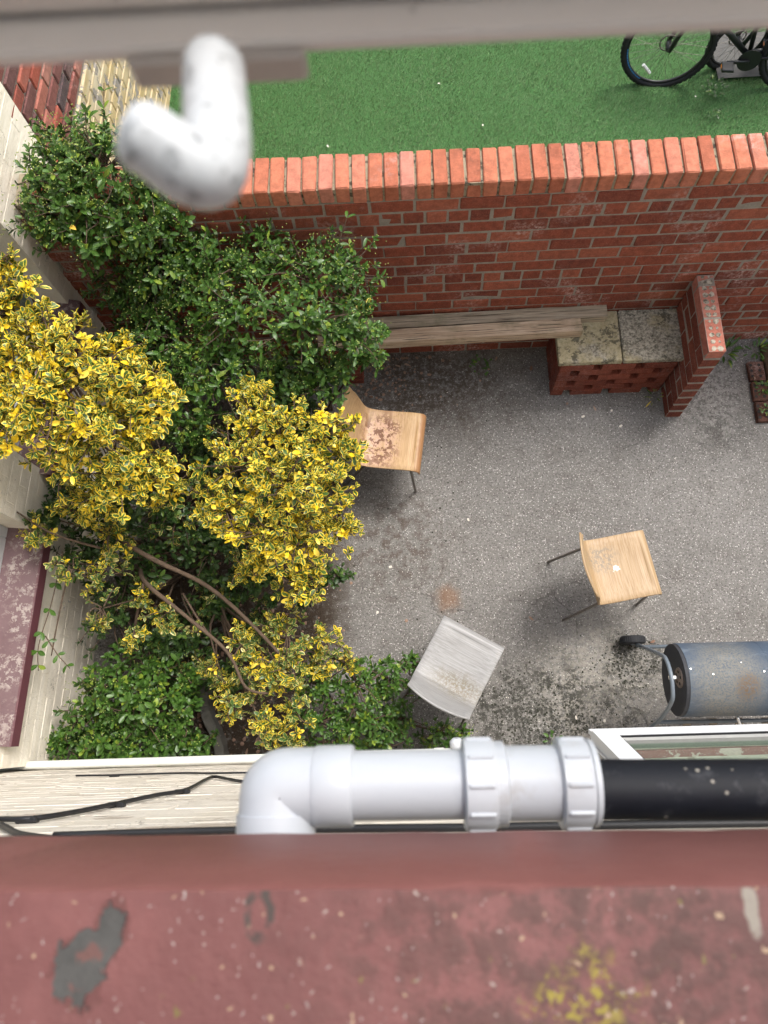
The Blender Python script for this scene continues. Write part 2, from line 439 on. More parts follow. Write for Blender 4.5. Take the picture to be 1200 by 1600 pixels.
M['catch_plate'] = simple('catch plate', (.5, .45, .41), .5, .2, 40)
t = NT('chipped white handle')
n = t.noise(45, 5, .7)
c = t.mix(n, (.56, .585, .605), (.62, .645, .665))
c = t.mix(t.math('MULTIPLY', t.step(t.noise(130, 4, .7), .55, .63), .65), c, (.16, .17, .18))
M['handle_white'] = t.done(c, .35, n, .2, .002, spec=.5)
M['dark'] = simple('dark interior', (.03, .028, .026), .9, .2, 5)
def glass(name, tint, dusty):
    t = NT(name)
    tr = t.n('BsdfTransparent', {'Color': tint})
    gl = t.n('BsdfGlossy', {'Color': (1, 1, 1), 'Roughness': .03})
    fc = t.n('LayerWeight', {'Blend': .5}, 'Facing')            # same from both sides of the pane
    fr = t.math('ADD', t.math('MULTIPLY', t.math('POWER', fc, 5.), .9), .03)
    mx = t.n('MixShader', {0: fr, 1: tr, 2: gl})
    df = t.n('BsdfDiffuse', {'Color': (.5, .52, .48)})
    n = t.n('Math', {0: t.math('ADD', t.math('MULTIPLY', t.step(t.noise(120, 5, .7), .55, .75), .35), dusty), 1: 0.}, operation='MAXIMUM')
    mx = t.n('MixShader', {0: n, 1: mx, 2: df})
    t.t.links.new(mx, t.out.inputs[0])
    return t.m
M['glass'] = glass('window glass', (.80, .88, .82), .03)
M['glass_clean'] = glass('clear glass', (1, 1, 1), -.4)

# barbecue
t = NT('blued steel drum')
n = t.noise(3, 6, .65); st = t.noise(1, 6, .7, t.map(scale=(10, 26, 26), rot=(0, 0, .5)))
c = t.mix(n, (.038, .058, .09), (.078, .108, .15))
c = t.mix(t.math('MULTIPLY', t.step(st, .54, .7), .45), c, (.17, .205, .245))
fn = t.noise(110, 5, .75)
r1 = t.blob(1.53, .2, .09, .26, wob=.12, scale=7, stretch=(1, .8, 1))
c = t.mix(t.math('MULTIPLY', t.math('MULTIPLY', r1, t.step(fn, .3, .6)), .7), c, (.21, .19, .145))
r2 = t.blob(1.62, .17, .02, .09, wob=.14, scale=9)
c = t.mix(t.math('MULTIPLY', t.math('MULTIPLY', r2, t.step(fn, .36, .58)), .8), c, (.12, .07, .032))
c = t.mix(t.math('MULTIPLY', t.step(fn, .66, .72), .4), c, (.3, .3, .3))
M['drum'] = t.done(c, .72, n, .15, .004, metal=.0, spec=.4)
M['drum_cap'] = simple('sooty cap', (.032, .034, .04), .7, .3, 25)
M['drum_rust'] = simple('rusty cap', (.07, .022, .018), .8, .4, 25)
M['vent'] = simple('vent disc', (.2, .155, .125), .6, .3, 40)
M['tube_blue'] = simple('blue grey tube', (.15, .18, .21), .4, .2, 30, spec=.5)
M['rubber'] = simple('black rubber', (.016, .017, .02), .7, .3, 50)
M['chrome'] = simple('chrome', (.75, .75, .75), .18, .05, 20, metal=1., bs=.02)
M['bike_black'] = simple('bike black paint', (.014, .015, .017), .35, .2, 20, spec=.5)
M['bike_red'] = simple('bike red paint', (.32, .018, .04), .35, .25, 20, spec=.5)
M['rim_black'] = simple('black rim', (.02, .02, .022), .4, .2, 20)
M['white_plastic'] = simple('white plastic', (.75, .75, .75), .4, .06, 20)
M['blue_print'] = simple('blue print', (.06, .25, .6), .4, .1, 20)
M['orange'] = simple('orange reflector', (.8, .22, .02), .3, .1, 20)
M['concrete'] = simple('concrete', (.10, .098, .092), .9, .25, 12, bs=.5, bd=.006)
M['kerb'] = simple('concrete edging', (.12, .115, .1), .95, .35, 10, bs=.6, bd=.01)
M['moss'] = simple('black moss', (.022, .024, .014), .95, .5, 60, bs=.6)
M['stone_white'] = simple('white chip', (.68, .63, .56), .8, .2, 30)
M['weed'] = M['leaf_green']

# ------------------------------------------------------------------ mesh helpers
def mesh(name, v, f, smooth=False):
    me = bpy.data.meshes.new(name)
    me.from_pydata([tuple(map(float, p)) for p in v], [], f)
    if smooth:
        me.polygons.foreach_set('use_smooth', [True] * len(me.polygons))
    me.update()
    return me
def link(name, me, mt=None, parent=None):
    o = bpy.data.objects.new(name, me)
    COL.objects.link(o)
    if mt is not None and not me.materials:
        me.materials.append(M[mt])
    if parent is not None:
        o.parent = parent
    return o
def thing(name, label, cat, loc=(0, 0, 0), rz=0, group=None):
    o = bpy.data.objects.new(name, None)
    COL.objects.link(o)
    o.location = loc
    o.rotation_euler = (0, 0, rz)
    o.empty_display_size = .1
    tag(o, label, cat, group)
    return o
def tag(o, label, cat, group=None):
    o['label'] = label
    o['category'] = cat
    if group:
        o['group'] = group
    return o
def structure(o):
    o['kind'] = 'structure'
    return o
def stuff(o):
    o['kind'] = 'stuff'
    return o

class MB:
    def __init__(self):
        self.v, self.f = [], []
    def add(self, v, f):
        k = len(self.v)
        self.v += [tuple(p) for p in v]
        self.f += [tuple(i + k for i in q) for q in f]
        return self
    def box(self, a, b, c=0., jit=0., mat=None):
        v, f = cbox(a, b, c, jit)
        if mat is not None:
            v = [mat @ Vector(p) for p in v]
        return self.add(v, f)
    def tube(self, pts, r, n=8, caps=True):
        return self.add(*tube(pts, r, n, caps))
    def build(self, name, mt, parent=None, smooth=False):
        return link(name, mesh(name, self.v, self.f, smooth), mt, parent)

def cbox(a, b, c=0., jit=0.):
    """box from corner a to corner b, chamfer c, vertex jitter jit"""
    lo, hi = [min(x, y) for x, y in zip(a, b)], [max(x, y) for x, y in zip(a, b)]
    if c <= 0:
        v = [(x, y, z) for x in (lo[0], hi[0]) for y in (lo[1], hi[1]) for z in (lo[2], hi[2])]
        f = [(0, 1, 3, 2), (4, 6, 7, 5), (0, 4, 5, 1), (2, 3, 7, 6), (0, 2, 6, 4), (1, 5, 7, 3)]
        return v, f
    c = min(c, *[(h - l) * .45 for l, h in zip(lo, hi)])
    v, idx = [], {}
    for ix in (0, 1):
        for iy in (0, 1):
            for iz in (0, 1):
                s = (ix, iy, iz)
                for ax in range(3):
                    p = []
                    for k in range(3):
                        e = hi[k] if s[k] else lo[k]
                        if k != ax:
                            e += -c if s[k] else c
                        p.append(e + random.uniform(-jit, jit))
                    idx[s, ax] = len(v)
                    v.append(tuple(p))
    f = []
    for ax in range(3):
        o = [k for k in range(3) if k != ax]
        for sd in (0, 1):
            q = []
            for u, w_ in ((0, 0), (1, 0), (1, 1), (0, 1)):
                s = [0, 0, 0]; s[ax] = sd; s[o[0]] = u; s[o[1]] = w_
                q.append(idx[tuple(s), ax])
            if (sd == 1) == (ax == 1):
                q.reverse()
            f.append(tuple(q))
    for ax in range(3):                     # edges along ax
        o = [k for k in range(3) if k != ax]
        for u in (0, 1):
            for w_ in (0, 1):
                s0 = [0, 0, 0]; s0[o[0]] = u; s0[o[1]] = w_; s1 = list(s0); s1[ax] = 1
                f.append((idx[tuple(s0), o[0]], idx[tuple(s1), o[0]], idx[tuple(s1), o[1]], idx[tuple(s0), o[1]]))
    for ix in (0, 1):
        for iy in (0, 1):
            for iz in (0, 1):
                s = (ix, iy, iz)
                f.append((idx[s, 0], idx[s, 1], idx[s, 2]))
    return v, f
def fixn(me):
    import bmesh
    bm = bmesh.new(); bm.from_mesh(me)
    bmesh.ops.recalc_face_normals(bm, faces=bm.faces)
    bm.to_mesh(me); bm.free()
    return me

def smooth_path(pts, k=6):
    P = [Vector(p) for p in pts]
    out = []
    for i in range(len(P) - 1):
        p0, p1, p2, p3 = P[max(i - 1, 0)], P[i], P[i + 1], P[min(i + 2, len(P) - 1)]
        for j in range(k):
            s = j / k
            out.append(.5 * ((2 * p1) + (p2 - p0) * s + (2 * p0 - 5 * p1 + 4 * p2 - p3) * s * s + (3 * p1 - p0 - 3 * p2 + p3) * s ** 3))
    out.append(P[-1])
    return out
def tube(pts, r, n=8, caps=True):
    P = [Vector(p) for p in pts]
    R = r if isinstance(r, (list, tuple)) else [r] * len(P)
    v, f = [], []
    u = None
    for i, p in enumerate(P):
        d = (P[min(i + 1, len(P) - 1)] - P[max(i - 1, 0)]).normalized()
        if u is None:
            u = d.orthogonal().normalized()
        else:
            u = (u - d * u.dot(d)).normalized()
        w_ = d.cross(u)
        for k in range(n):
            a = 2 * math.pi * k / n
            v.append(p + (u * math.cos(a) + w_ * math.sin(a)) * R[i])
    for i in range(len(P) - 1):
        for k in range(n):
            f.append((i * n + k, i * n + (k + 1) % n, (i + 1) * n + (k + 1) % n, (i + 1) * n + k))
    if caps:
        f.append(tuple(range(n - 1, -1, -1)))
        f.append(tuple((len(P) - 1) * n + k for k in range(n)))
    return v, f
def lathe(profile, axis, origin, n=24):
    """profile: list of (t along axis, radius)"""
    a = Vector(axis).normalized(); u = a.orthogonal().normalized(); w_ = a.cross(u); o = Vector(origin)
    v, f = [], []
    for t_, r in profile:
        for k in range(n):
            g = 2 * math.pi * k / n
            v.append(o + a * t_ + (u * math.cos(g) + w_ * math.sin(g)) * r)
    for i in range(len(profile) - 1):
        for k in range(n):
            f.append((i * n + k, i * n + (k + 1) % n, (i + 1) * n + (k + 1) % n, (i + 1) * n + k))
    f.append(tuple(range(n - 1, -1, -1)))
    f.append(tuple((len(profile) - 1) * n + k for k in range(n)))
    return v, f
def flat_smooth(o, ang=40):
    me = o.data
    me.polygons.foreach_set('use_smooth', [True] * len(me.polygons))
    try:
        me.set_sharp_from_angle(angle=math.radians(ang))
    except Exception:
        pass
    return o

# ------------------------------------------------------------------ ground
def grid(name, x0, x1, y0, y1, z, nx, ny, mt, bumpy=0., parent=None):
    v = [(x0 + (x1 - x0) * i / nx, y0 + (y1 - y0) * j / ny, z + random.uniform(-bumpy, bumpy)) for j in range(ny + 1) for i in range(nx + 1)]
    f = [(j * (nx + 1) + i, j * (nx + 1) + i + 1, (j + 1) * (nx + 1) + i + 1, (j + 1) * (nx + 1) + i) for j in range(ny) for i in range(nx)]
    return link(name, mesh(name, v, f, True), mt, parent)
g = grid('ground', -60, 60, -60, 60, -.006, 1, 1, 'concrete'); structure(g)
g = grid('patio', -2.4, 4.5, -.3, 2.7, 0, 80, 40, 'patio', .0015); structure(g)
lawn = grid('lawn', -2.0, 4.5, 2.75, 8.0, .02, 30, 24, 'turf_base', .002); structure(lawn)

# artificial turf blades
def blades(n, x0, x1, y0, y1, z):
    x = RNG.uniform(x0, x1, n); y = RNG.uniform(y0, y1, n)
    keep = ~((x > 2.5) & (x < 3.4) & (y > 4.9) & (y < 5.35))
    x, y = x[keep], y[keep]; n = len(x)
    a = RNG.uniform(0, 2 * np.pi, n)
    L = RNG.uniform(.015, .03, n); wd = RNG.uniform(.0014, .003, n)
    lean = RNG.uniform(.3, 1.1, n)
    la = RNG.normal(.6, .9, n)
    dx, dy = np.cos(la) * np.sin(lean) * L, np.sin(la) * np.sin(lean) * L
    dz = np.cos(lean) * L
    v = np.empty((n, 3, 3))
    v[:, 0] = np.stack([x - np.cos(a) * wd, y - np.sin(a) * wd, np.full(n, z)], 1)
    v[:, 1] = np.stack([x + np.cos(a) * wd, y + np.sin(a) * wd, np.full(n, z)], 1)
    v[:, 2] = np.stack([x + dx, y + dy, z + dz], 1)
    me = bpy.data.meshes.new('turf_blades')
    me.vertices.add(n * 3); me.vertices.foreach_set('co', v.ravel())
    me.loops.add(n * 3); me.loops.foreach_set('vertex_index', np.arange(n * 3))
    me.polygons.add(n); me.polygons.foreach_set('loop_start', np.arange(n) * 3); me.polygons.foreach_set('loop_total', np.full(n, 3))
    me.update(); me.validate()
    at = me.attributes.new('rnd', 'FLOAT', 'POINT')
    at.data.foreach_set('value', np.repeat(RNG.random(n), 3))
    return me
o = link('turf_blades', blades(330000, -1.95, 4.4, 2.82, 6.6, .018), 'turf_blade', lawn); stuff(o)

# ------------------------------------------------------------------ brick pieces
def brick_variants(l, wd, h, k, jit=.0016, c=.005):
    out = []
    for i in range(k):
        v, f = cbox((-l / 2, 0, -h / 2), (l / 2, wd, h / 2), c, jit)
        out.append(fixn(mesh('brick', v, f)))
    return out
def set_mat(ms, mt):
    for q in ms:
        q.materials.append(M[mt])
    return ms
def join_meshes(items):
    """items: (mesh, Matrix) -> MB"""
    mb = MB()
    for me, mx in items:
        mb.add([mx @ v.co for v in me.vertices], [tuple(p.vertices) for p in me.polygons])
    return mb

# ------------------------------------------------------------------ garden wall
WY = 2.60            # front face
NC, CP = 17, .0932   # courses
garden_wall = thing('garden_wall', 'long red brick garden wall with brick-on-edge coping between patio and lawn', 'wall', (0, WY, 0))
JT = .011
STR = set_mat(brick_variants(.235 - JT, .1, CP - JT, 7), 'brick')
HDR = set_mat(brick_variants(.1175 - JT, .1, CP - JT, 6), 'brick')
COP = set_mat(brick_variants(.0825 - .012, .215, .108, 7, .002, .006), 'coping')
# the chipped coping brick
v, f = cbox((-.035, 0, -.054), (.035, .215, .054), .006, .002)
v = [(x, y + (.016 if (y < .02 and z > .03) else 0), z - (.013 if (y < .02 and z > .03) else 0)) for x, y, z in v]
CHIP = fixn(mesh('brick', v, f)); CHIP.materials.append(M['coping'])
rest = []
X0, X1 = -2.02, 4.4
for k in range(NC):
    z = CP * (k + .5)
    fromtop = NC - k
    hdr = fromtop in (2, 8, 14)
    pit = .1175 if hdr else .235
    x = X0 + (0 if hdr else (.06, .18, .0, .12, .2)[k % 5]) - pit
    while x < X1:
        xc = x + pit / 2 + random.uniform(-.003, .003)
        zz = z + random.uniform(-.0015, .0015)
        yy = random.uniform(-.003, .003)
        rot = random.uniform(-.004, .004)
        me = random.choice(HDR if hdr else STR)
        shown = (xc > -.72 or (z > 1.25 and xc > -1.35)) and xc < 1.95 + (1.6 - z) * .36
        if shown:
            b = link('brick', me, None, garden_wall)
            b.location = (xc, yy, zz); b.rotation_euler = (0, rot, 0)
        elif X0 - .1 < xc:
            rest.append((me, Matrix.Translation((xc, yy, zz))))
        x += pit
o = join_meshes(rest).build('brick_rows', 'brick', garden_wall); stuff(o)
CZ = NC * CP
MB().box((X0, .0035, 0), (X1, .2, CZ + .001)).build('mortar', 'mortar', garden_wall)
MB().box((X0, .007, CZ + .002), (X1, .206, CZ + .094)).build('coping_mortar', 'pale_mortar', garden_wall)
n = int((X1 - X0) / .0828)
for i in range(1, n):
    xc = X0 + .0828 * (i + .5) + random.uniform(-.002, .002)
    chip = abs(xc - .335) < .042
    b = link('coping_brick', CHIP if chip else random.choice(COP), None, garden_wall)
    b.location = (xc, -.003 + random.uniform(-.004, .004), CZ + .0565 + random.uniform(-.0025, .0025))
    b.rotation_euler = (random.uniform(-.01, .01), random.uniform(-.012, .012), random.uniform(-.012, .012))

# ------------------------------------------------------------------ painted brick walls
def painted(mx, u0, u1, z0, z1, pitch_u, pitch_z, holes=(), proud=.002, j=.007, ju=.003):
    mb = MB()
    nz = int(math.ceil((z1 - z0) / pitch_z))
    for k in range(nz):
        za, zb = z0 + k * pitch_z, min(z1, z0 + (k + 1) * pitch_z)
        if zb - za < .03:
            continue
        hdr = k % 6 == 3
        pu = pitch_u / 2 if hdr else pitch_u
        u = u0 - (pu / 2 if k % 2 else 0)
        while u < u1:
            a, b = max(u, u0), min(u + pu, u1)
            segs = [(a, b)]
            for (ha, hb, hc, hd) in holes:
                if za < hd - .01 and zb > hc + .01:
                    ns = []
                    for s0, s1 in segs:
                        if s1 <= ha or s0 >= hb:
                            ns.append((s0, s1))
                        else:
                            if s0 < ha: ns.append((s0, ha))
                            if s1 > hb: ns.append((hb, s1))
                    segs = ns
            for s0, s1 in segs:
                if s1 - s0 > .03:
                    p = proud + random.uniform(-.5, .8) * proud
                    mb.box((s0 + ju / 2, -.02, za + j / 2), (s1 - ju / 2, p, zb - j / 2), .009, .0012, mx)
            u += pu
    return mb
def wall_with_holes(mx, u0, u1, z0, z1, th, holes):
    """solid wall from boxes round rectangular openings (same z-sorted list, no overlaps in u)"""
    mb = MB()
    cur = u0
    for (ha, hb, hc, hd) in sorted(holes):
        mb.box((cur, -th, z0), (ha, 0, z1), mat=mx)
        if hc > z0: mb.box((ha, -th, z0), (hb, 0, hc), mat=mx)
        if hd < z1: mb.box((ha, -th, hd), (hb, 0, z1), mat=mx)
        cur = hb
    mb.box((cur, -th, z0), (u1, 0, z1), mat=mx)
    return mb
def frame_mx(org, u):
    u = Vector((*u, 0)).normalized()
    wv = Vector((-u.y, u.x, 0))        # left of u
    return Matrix(((u.x, wv.x, 0, org[0]), (u.y, wv.y, 0, org[1]), (0, 0, 1, org[2]), (0, 0, 0, 1)))

# left extension: u runs along -Y so that the outward side (+X) is left of u
LU = Vector((-.042, -1, 0)).normalized()
LMX = frame_mx((-2.15, 0, 0), (LU.x, LU.y))
def lu(y):
    return -y
left = thing('rear_extension', 'cream painted brick extension with maroon window sills at the left', 'building')
LH = [(lu(2.47), lu(1.42), 1.02, 2.05), (lu(1.08), lu(-.03), .98, 2.05)]
LHW = [(a_, b_, c_ - .1, d_) for a_, b_, c_, d_ in LH]
o = wall_with_holes(LMX, lu(3.14), lu(-.17), 0, 3.2, .3, LHW).build('wall', 'cream_left', left); fixn(o.data)
o = painted(LMX, lu(3.14), lu(-.17), 0, 3.15, .235, .0905, LHW, .0009, .0035, .0015).build('painted_brickwork', 'cream_left', left); fixn(o.data); stuff(o)
for (a, b, zs, ze), half in ((LH[0], 0), (LH[1], 1)):
    v, f = [], []
    prof = [(-.14, zs + .005), (-.005, zs - .02), (.055, zs - .035), (.062, zs - .042), (.062, zs - .115), (-.14, zs - .115)]
    e = .03
    for u in (a - e, b + e):
        for w_, z in prof:
            v.append(LMX @ Vector((u, w_, z)))
    k = len(prof)
    f = [(i, (i + 1) % k, k + (i + 1) % k, k + i) for i in range(k)] + [tuple(range(k - 1, -1, -1)), tuple(range(k, 2 * k))]
    o = link('window_sill', fixn(mesh('window_sill', v, f)), 'sill_maroon', left)
    # white window in the reveal
    wnd = MB()
    fw = .06
    wnd.box((a, -.2, zs), (a + fw, -.13, ze), .006, mat=LMX); wnd.box((b - fw, -.2, zs), (b, -.13, ze), .006, mat=LMX)
    wnd.box((a + fw, -.2, zs), (b - fw, -.13, zs + fw + .02), .006, mat=LMX); wnd.box((a + fw, -.2, ze - fw), (b - fw, -.13, ze), .006, mat=LMX)
    wnd.box(((a + b) / 2 - .04, -.195, zs + fw + .02), ((a + b) / 2 + .04, -.125, ze - fw), .006, mat=LMX)
    wo_ = wnd.build('window', 'upvc', left); fixn(wo_.data)
    for q0, q1 in ((a + fw, (a + b) / 2 - .04), ((a + b) / 2 + .04, b - fw)):
        MB().box((q0, -.172, zs + fw + .02), (q1, -.166, ze - fw), mat=LMX).build('pane', 'glass', wo_)
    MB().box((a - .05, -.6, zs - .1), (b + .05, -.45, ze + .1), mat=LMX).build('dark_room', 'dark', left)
o = MB().box((lu(3.14), -3.0, 3.2), (lu(-.17), .06, 3.26), mat=LMX).build('roof_edge', 'kerb', left); fixn(o.data)

# neighbour's stretch of the same wall: old red brick over ochre paint
nb = thing('neighbouring_extension', 'old red brick wall with ochre painted base beyond the garden wall', 'building')
o = MB().box((lu(8.0), -.3, 0), (lu(3.145), -.012, 3.2), mat=LMX).build('wall', 'mortar', nb); fixn(o.data)
o = painted(LMX, lu(6.5), lu(3.15), 0, 1.27, .235, .09, (), .004, .004, .002).build('painted_brickwork', 'ochre', nb); fixn(o.data); stuff(o)
OLD = set_mat(brick_variants(.222, .1, .078, 6, .003, .008), 'old_brick')
for k in range(11):
    z = 1.28 + .09 * (k + .5)
    for i in range(7):
        y = 3.27 + .235 * i - (.117 if k % 2 else 0)
        if y < 3.26: y += .0
        p = LMX @ Vector((lu(y), random.uniform(-.004, .002), z))
        b = link('brick', random.choice(OLD), None, nb)
        b.location = p
        b.rotation_euler = (0, random.uniform(-.01, .01), math.atan2(LU.y, LU.x) + math.pi)

# ------------------------------------------------------------------ own house: wall, sill, windows
HMX = frame_mx((0, -.158, 0), (1, .0175))
house = thing('house', 'cream painted brick house wall with red sills directly below the camera', 'building')
HH = [(.70, 2.3, 1.45, 2.05), (-.62, .72, 4.29, 5.6)]
# two openings overlap in u: split the wall at z = 3
o = wall_with_holes(HMX, -2.45, 4.2, 0, 3.0, .3, [HH[0]]).build('wall', 'cream_house', house); fixn(o.data)
o = wall_with_holes(HMX, -2.45, 4.2, 3.0, 7.2, .3, [HH[1]]).build('upper_wall', 'cream_house', house); fixn(o.data)
o = painted(HMX, -2.45, 2.6, 0, 3.9, .235, .0905, HH, .0007, .002, .0015).build('painted_brickwork', 'cream_house', house); fixn(o.data); stuff(o)
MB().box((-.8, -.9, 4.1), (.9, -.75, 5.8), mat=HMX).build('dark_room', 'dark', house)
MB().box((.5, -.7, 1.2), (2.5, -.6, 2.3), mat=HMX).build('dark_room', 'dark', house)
# upper sill (stone, thick, painted red)
v, f = [], []
prof = [(-.30, 4.298), (-.086, 4.284), (-.081, 4.2815), (-.078, 4.276), (-.0755, 4.112), (-.079, 4.106), (-.30, 4.106)]
xs = [-.78 + 1.6 * i / 60 for i in range(61)]
for x in xs:
    for yv, z in prof:
        v.append((x, yv + random.uniform(-.0006, .0006), z + random.uniform(-.0006, .0006)))
k = len(prof)
f = [(i * k + j, i * k + (j + 1) % k, (i + 1) * k + (j + 1) % k, (i + 1) * k + j) for i in range(60) for j in range(k)] + [tuple(range(k - 1, -1, -1)), tuple(60 * k + j for j in range(k))]
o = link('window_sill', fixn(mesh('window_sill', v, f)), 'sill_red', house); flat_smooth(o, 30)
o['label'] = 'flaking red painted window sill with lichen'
# lower sill
v, f = [], []
prof = [(-.2, 1.452), (.0, 1.437), (.03, 1.43), (.032, 1.34), (-.0, 1.34)]
for u in (.66, 2.36):
    for wv, z in prof:
        v.append(HMX @ Vector((u, wv, z)))
k = len(prof)
f = [(i, (i + 1) % k, k + (i + 1) % k, k + i) for i in range(k)] + [tuple(range(k - 1, -1, -1)), tuple(range(k, 2 * k))]
link('window_sill', fixn(mesh('window_sill', v, f)), 'sill_red_low', house)

# lower window: top-hung sash standing open
sash = thing('open_window_sash', 'white framed ground floor window sash propped open beside the barbecue', 'window', (0, 0, 0))
A0, A1 = Vector((.648, -.012, 1.72)), Vector((2.05, .005, 1.72))
UP = Vector((.105, -.155, .165))             # up the left edge of the sash towards the hinge
nrm = (A1 - A0).cross(UP).normalized()
if nrm.z < 0: nrm = -nrm
ex = (A1 - A0).normalized(); ey = UP.normalized()
SL = .36
def sbar(x0, x1, y0, y1, h0, h1, sk0=0., name='frame_bar', mt='upvc', W=1.40):
    """bar in sash plane; all corners follow the sheared ey axis"""
    v = []
    for h in (h0, h1):
        for x, y in ((x0, y0), (x1, y0), (x1, y1), (x0, y1)):
            v.append(A0 + ex * x + ey * y + nrm * h)
    f = [(3, 2, 1, 0), (4, 5, 6, 7), (0, 1, 5, 4), (1, 2, 6, 5), (2, 3, 7, 6), (3, 0, 4, 7)]
    return link(name, fixn(mesh(name, v, f)), mt, sash)
sbar(0, 1.4, 0, .018, -.03, -.008, name='bottom_rail_lip')
sbar(.0, 1.4, .0182, .05, -.055, .0, name='bottom_rail')
sbar(.0, .085, .0505, SL, -.055, .0, name='stile')
sbar(1.315, 1.4, .0505, SL, -.055, .006, name='stile')
sbar(.0851, 1.3149, SL - .07, SL, -.055, .006, name='top_rail')
sbar(.0852, 1.3148, .0506, .0555, -.05, -.001, name='gasket', mt='rubber')
sbar(.0852, 1.3148, .0557, .073, -.05, -.008, name='glazing_bead', mt='upvc_grey')
sbar(.0852, .0885, .0732, SL - .0702, -.05, -.001, name='gasket', mt='rubber')
sbar(.0853, 1.3147, .0507, SL - .0705, -.03, -.024, name='pane', mt='glass')
for y0 in (-.075, ):
    sbar(-.012, .03, .02, SL, -.085, -.056, name='rear_frame', mt='upvc_grey')

# near casement: bottom rail, handle
cas = thing('casement_window', 'beige window casement pushed open overhead, bottom rail across the top', 'window', (0, 0, 0))
CP0 = Vector((-.0064, .2355, 4.5130))                    # inner lower edge of the bottom rail, middle
cu = Vector((1, .030, -.036)).normalized()
cv = Vector((0, -.08, 1)); cv = (cv - cu * cv.dot(cu)).normalized()
cn = cu.cross(cv).normalized()
if cn.y > 0: cn = -cn                                # towards the room / camera
CMX = Matrix(((cu.x, cv.x, cn.x, CP0.x), (cu.y, cv.y, cn.y, CP0.y), (cu.z, cv.z, cn.z, CP0.z), (0, 0, 0, 1)))
def cbar(name, a, b, c, mt, **kw):
    o = MB().box(a, b, c, 0, CMX).build(name, mt, cas); fixn(o.data)
    return o
cbar('bottom_rail', (-.6, -.006, -.045), (.6, 0, .012), .0015, 'frame_beige')
cbar('rail_step', (-.6, .0003, -.045), (.6, .003, -.003), .001, 'frame_beige')
cbar('rail_bead', (-.6, .0032, -.045), (.6, .062, .0), .002, 'frame_beige')
cbar('stile', (-.6, .0625, -.045), (-.53, .95, 0), .004, 'frame_beige')
cbar('stile', (.53, .0625, -.045), (.6, .95, 0), .004, 'frame_beige')
cbar('top_rail', (-.53, .89, -.045), (.53, .95, 0), .004, 'frame_beige')
cbar('pane', (-.528, .0626, -.025), (.528, .888, -.021), 0, 'glass_clean')
CM = CMX
cbar('catch_plate', (-.088, -.014, .0122), (-.0265, -.001, .0165), .002, 'catch_plate')
hp = []
def ray_pt(px, py, d):
    return CAM + (RIGHT * (px - 600) + DOWN * (py - 800) + FWD * 1130) * (d / 1130)
hpts = [ray_pt(334, 92, .236), ray_pt(335, 130, .229), ray_pt(338, 180, .218), ray_pt(338, 236, .209), ray_pt(326, 268, .204), ray_pt(292, 262, .2), ray_pt(245, 228, .196), ray_pt(186, 196, .192)]
HP = smooth_path(hpts, 6)
NH = len(HP)
HR = []
for i in range(NH):
    a_ = i / (NH - 1)
    r_ = .0100 - .0008 * max(0, (a_ - .55) / .45)
    e_ = min(1, a_ / .07); g_ = min(1, (1 - a_) / .10)
    HR.append(max(.0012, r_ * math.sqrt(1 - (1 - e_) ** 2) * math.sqrt(1 - (1 - g_) ** 2)))
o = MB().tube(HP, HR, 24).build('handle', 'handle_white', cas, True); fixn(o.data)

# ------------------------------------------------------------------ waste pipe under the sill
wp = thing('waste_pipe', 'white plastic waste pipe with elbow and threaded coupling joining a black pipe', 'pipe')
PY, PZ = -.0455, 4.06
def lp(name, prof, mt, axis=(1, 0, 0), org=(0, PY, PZ), n=40, par=None, sm=40):
    v, f = lathe(prof, axis, org, n)
    o = link(name, fixn(mesh(name, v, f)), mt, par or wp)
    flat_smooth(o, sm)
    return o
lp('pipe', [(-.06, .0275), (.05, .0275)], 'pvc')
lp('elbow_socket', [(-.0905, .0315), (-.089, .0322), (-.06, .0322), (-.0585, .0312), (-.0585, .028)], 'pvc')
# elbow: sweep from +X to -Y
bend = []
for i in range(9):
    a = math.pi / 2 * i / 8
    bend.append((-.115 - .008 * math.sin(a), PY - .008 * (1 - math.cos(a)), PZ))
bend = [(-.088, PY, PZ)] + bend + [(-.123, -.078, PZ)]
o = MB().tube(bend, .0308, 32).build('elbow', 'pvc', wp, True); fixn(o.data); flat_smooth(o, 50)
lp('elbow_outlet', [(0, .0325), (.12, .0325)], 'pvc', (0, -1, 0), (-.123, -.0665, PZ))
lp('coupling_body', [(.045, .0295), (.12, .0295), (.127, .031)], 'pvc')
def nut(name, x0, x1, r):
    o = lp(name, [(x0, r - .003), (x0 + .0015, r), (x1 - .003, r), (x1, r - .002)], 'pvc')
    for k in range(10):
        a = 2 * math.pi * k / 10 + .3
        c_ = Vector((0, math.cos(a), math.sin(a))); tn = Vector((0, -math.sin(a), math.cos(a)))
        mx = Matrix(((1, 0, 0, 0), (0, c_.y, tn.y, PY), (0, c_.z, tn.z, PZ), (0, 0, 0, 1)))
        q = MB().box((x0 + .003, r - .002, -.002), (x1 - .002, r + .0018, .002), .0012, 0, mx).build('rib', 'pvc', o)
        fixn(q.data)
    return o
nut('coupling_nut', .032, .058, .0365)
nut('coupling_nut', .109, .134, .0355)
lp('coupling_ring', [(.058, .0335), (.066, .0332), (.068, .0298)], 'pvc')
lp('coupling_lip', [(.1345, .0345), (.139, .0335), (.14, .0265)], 'pvc')
lp('black_pipe', [(.12, .0235), (1.4, .0235)], 'black_pipe', (1, -.012, .0), (0, PY - .004, PZ))

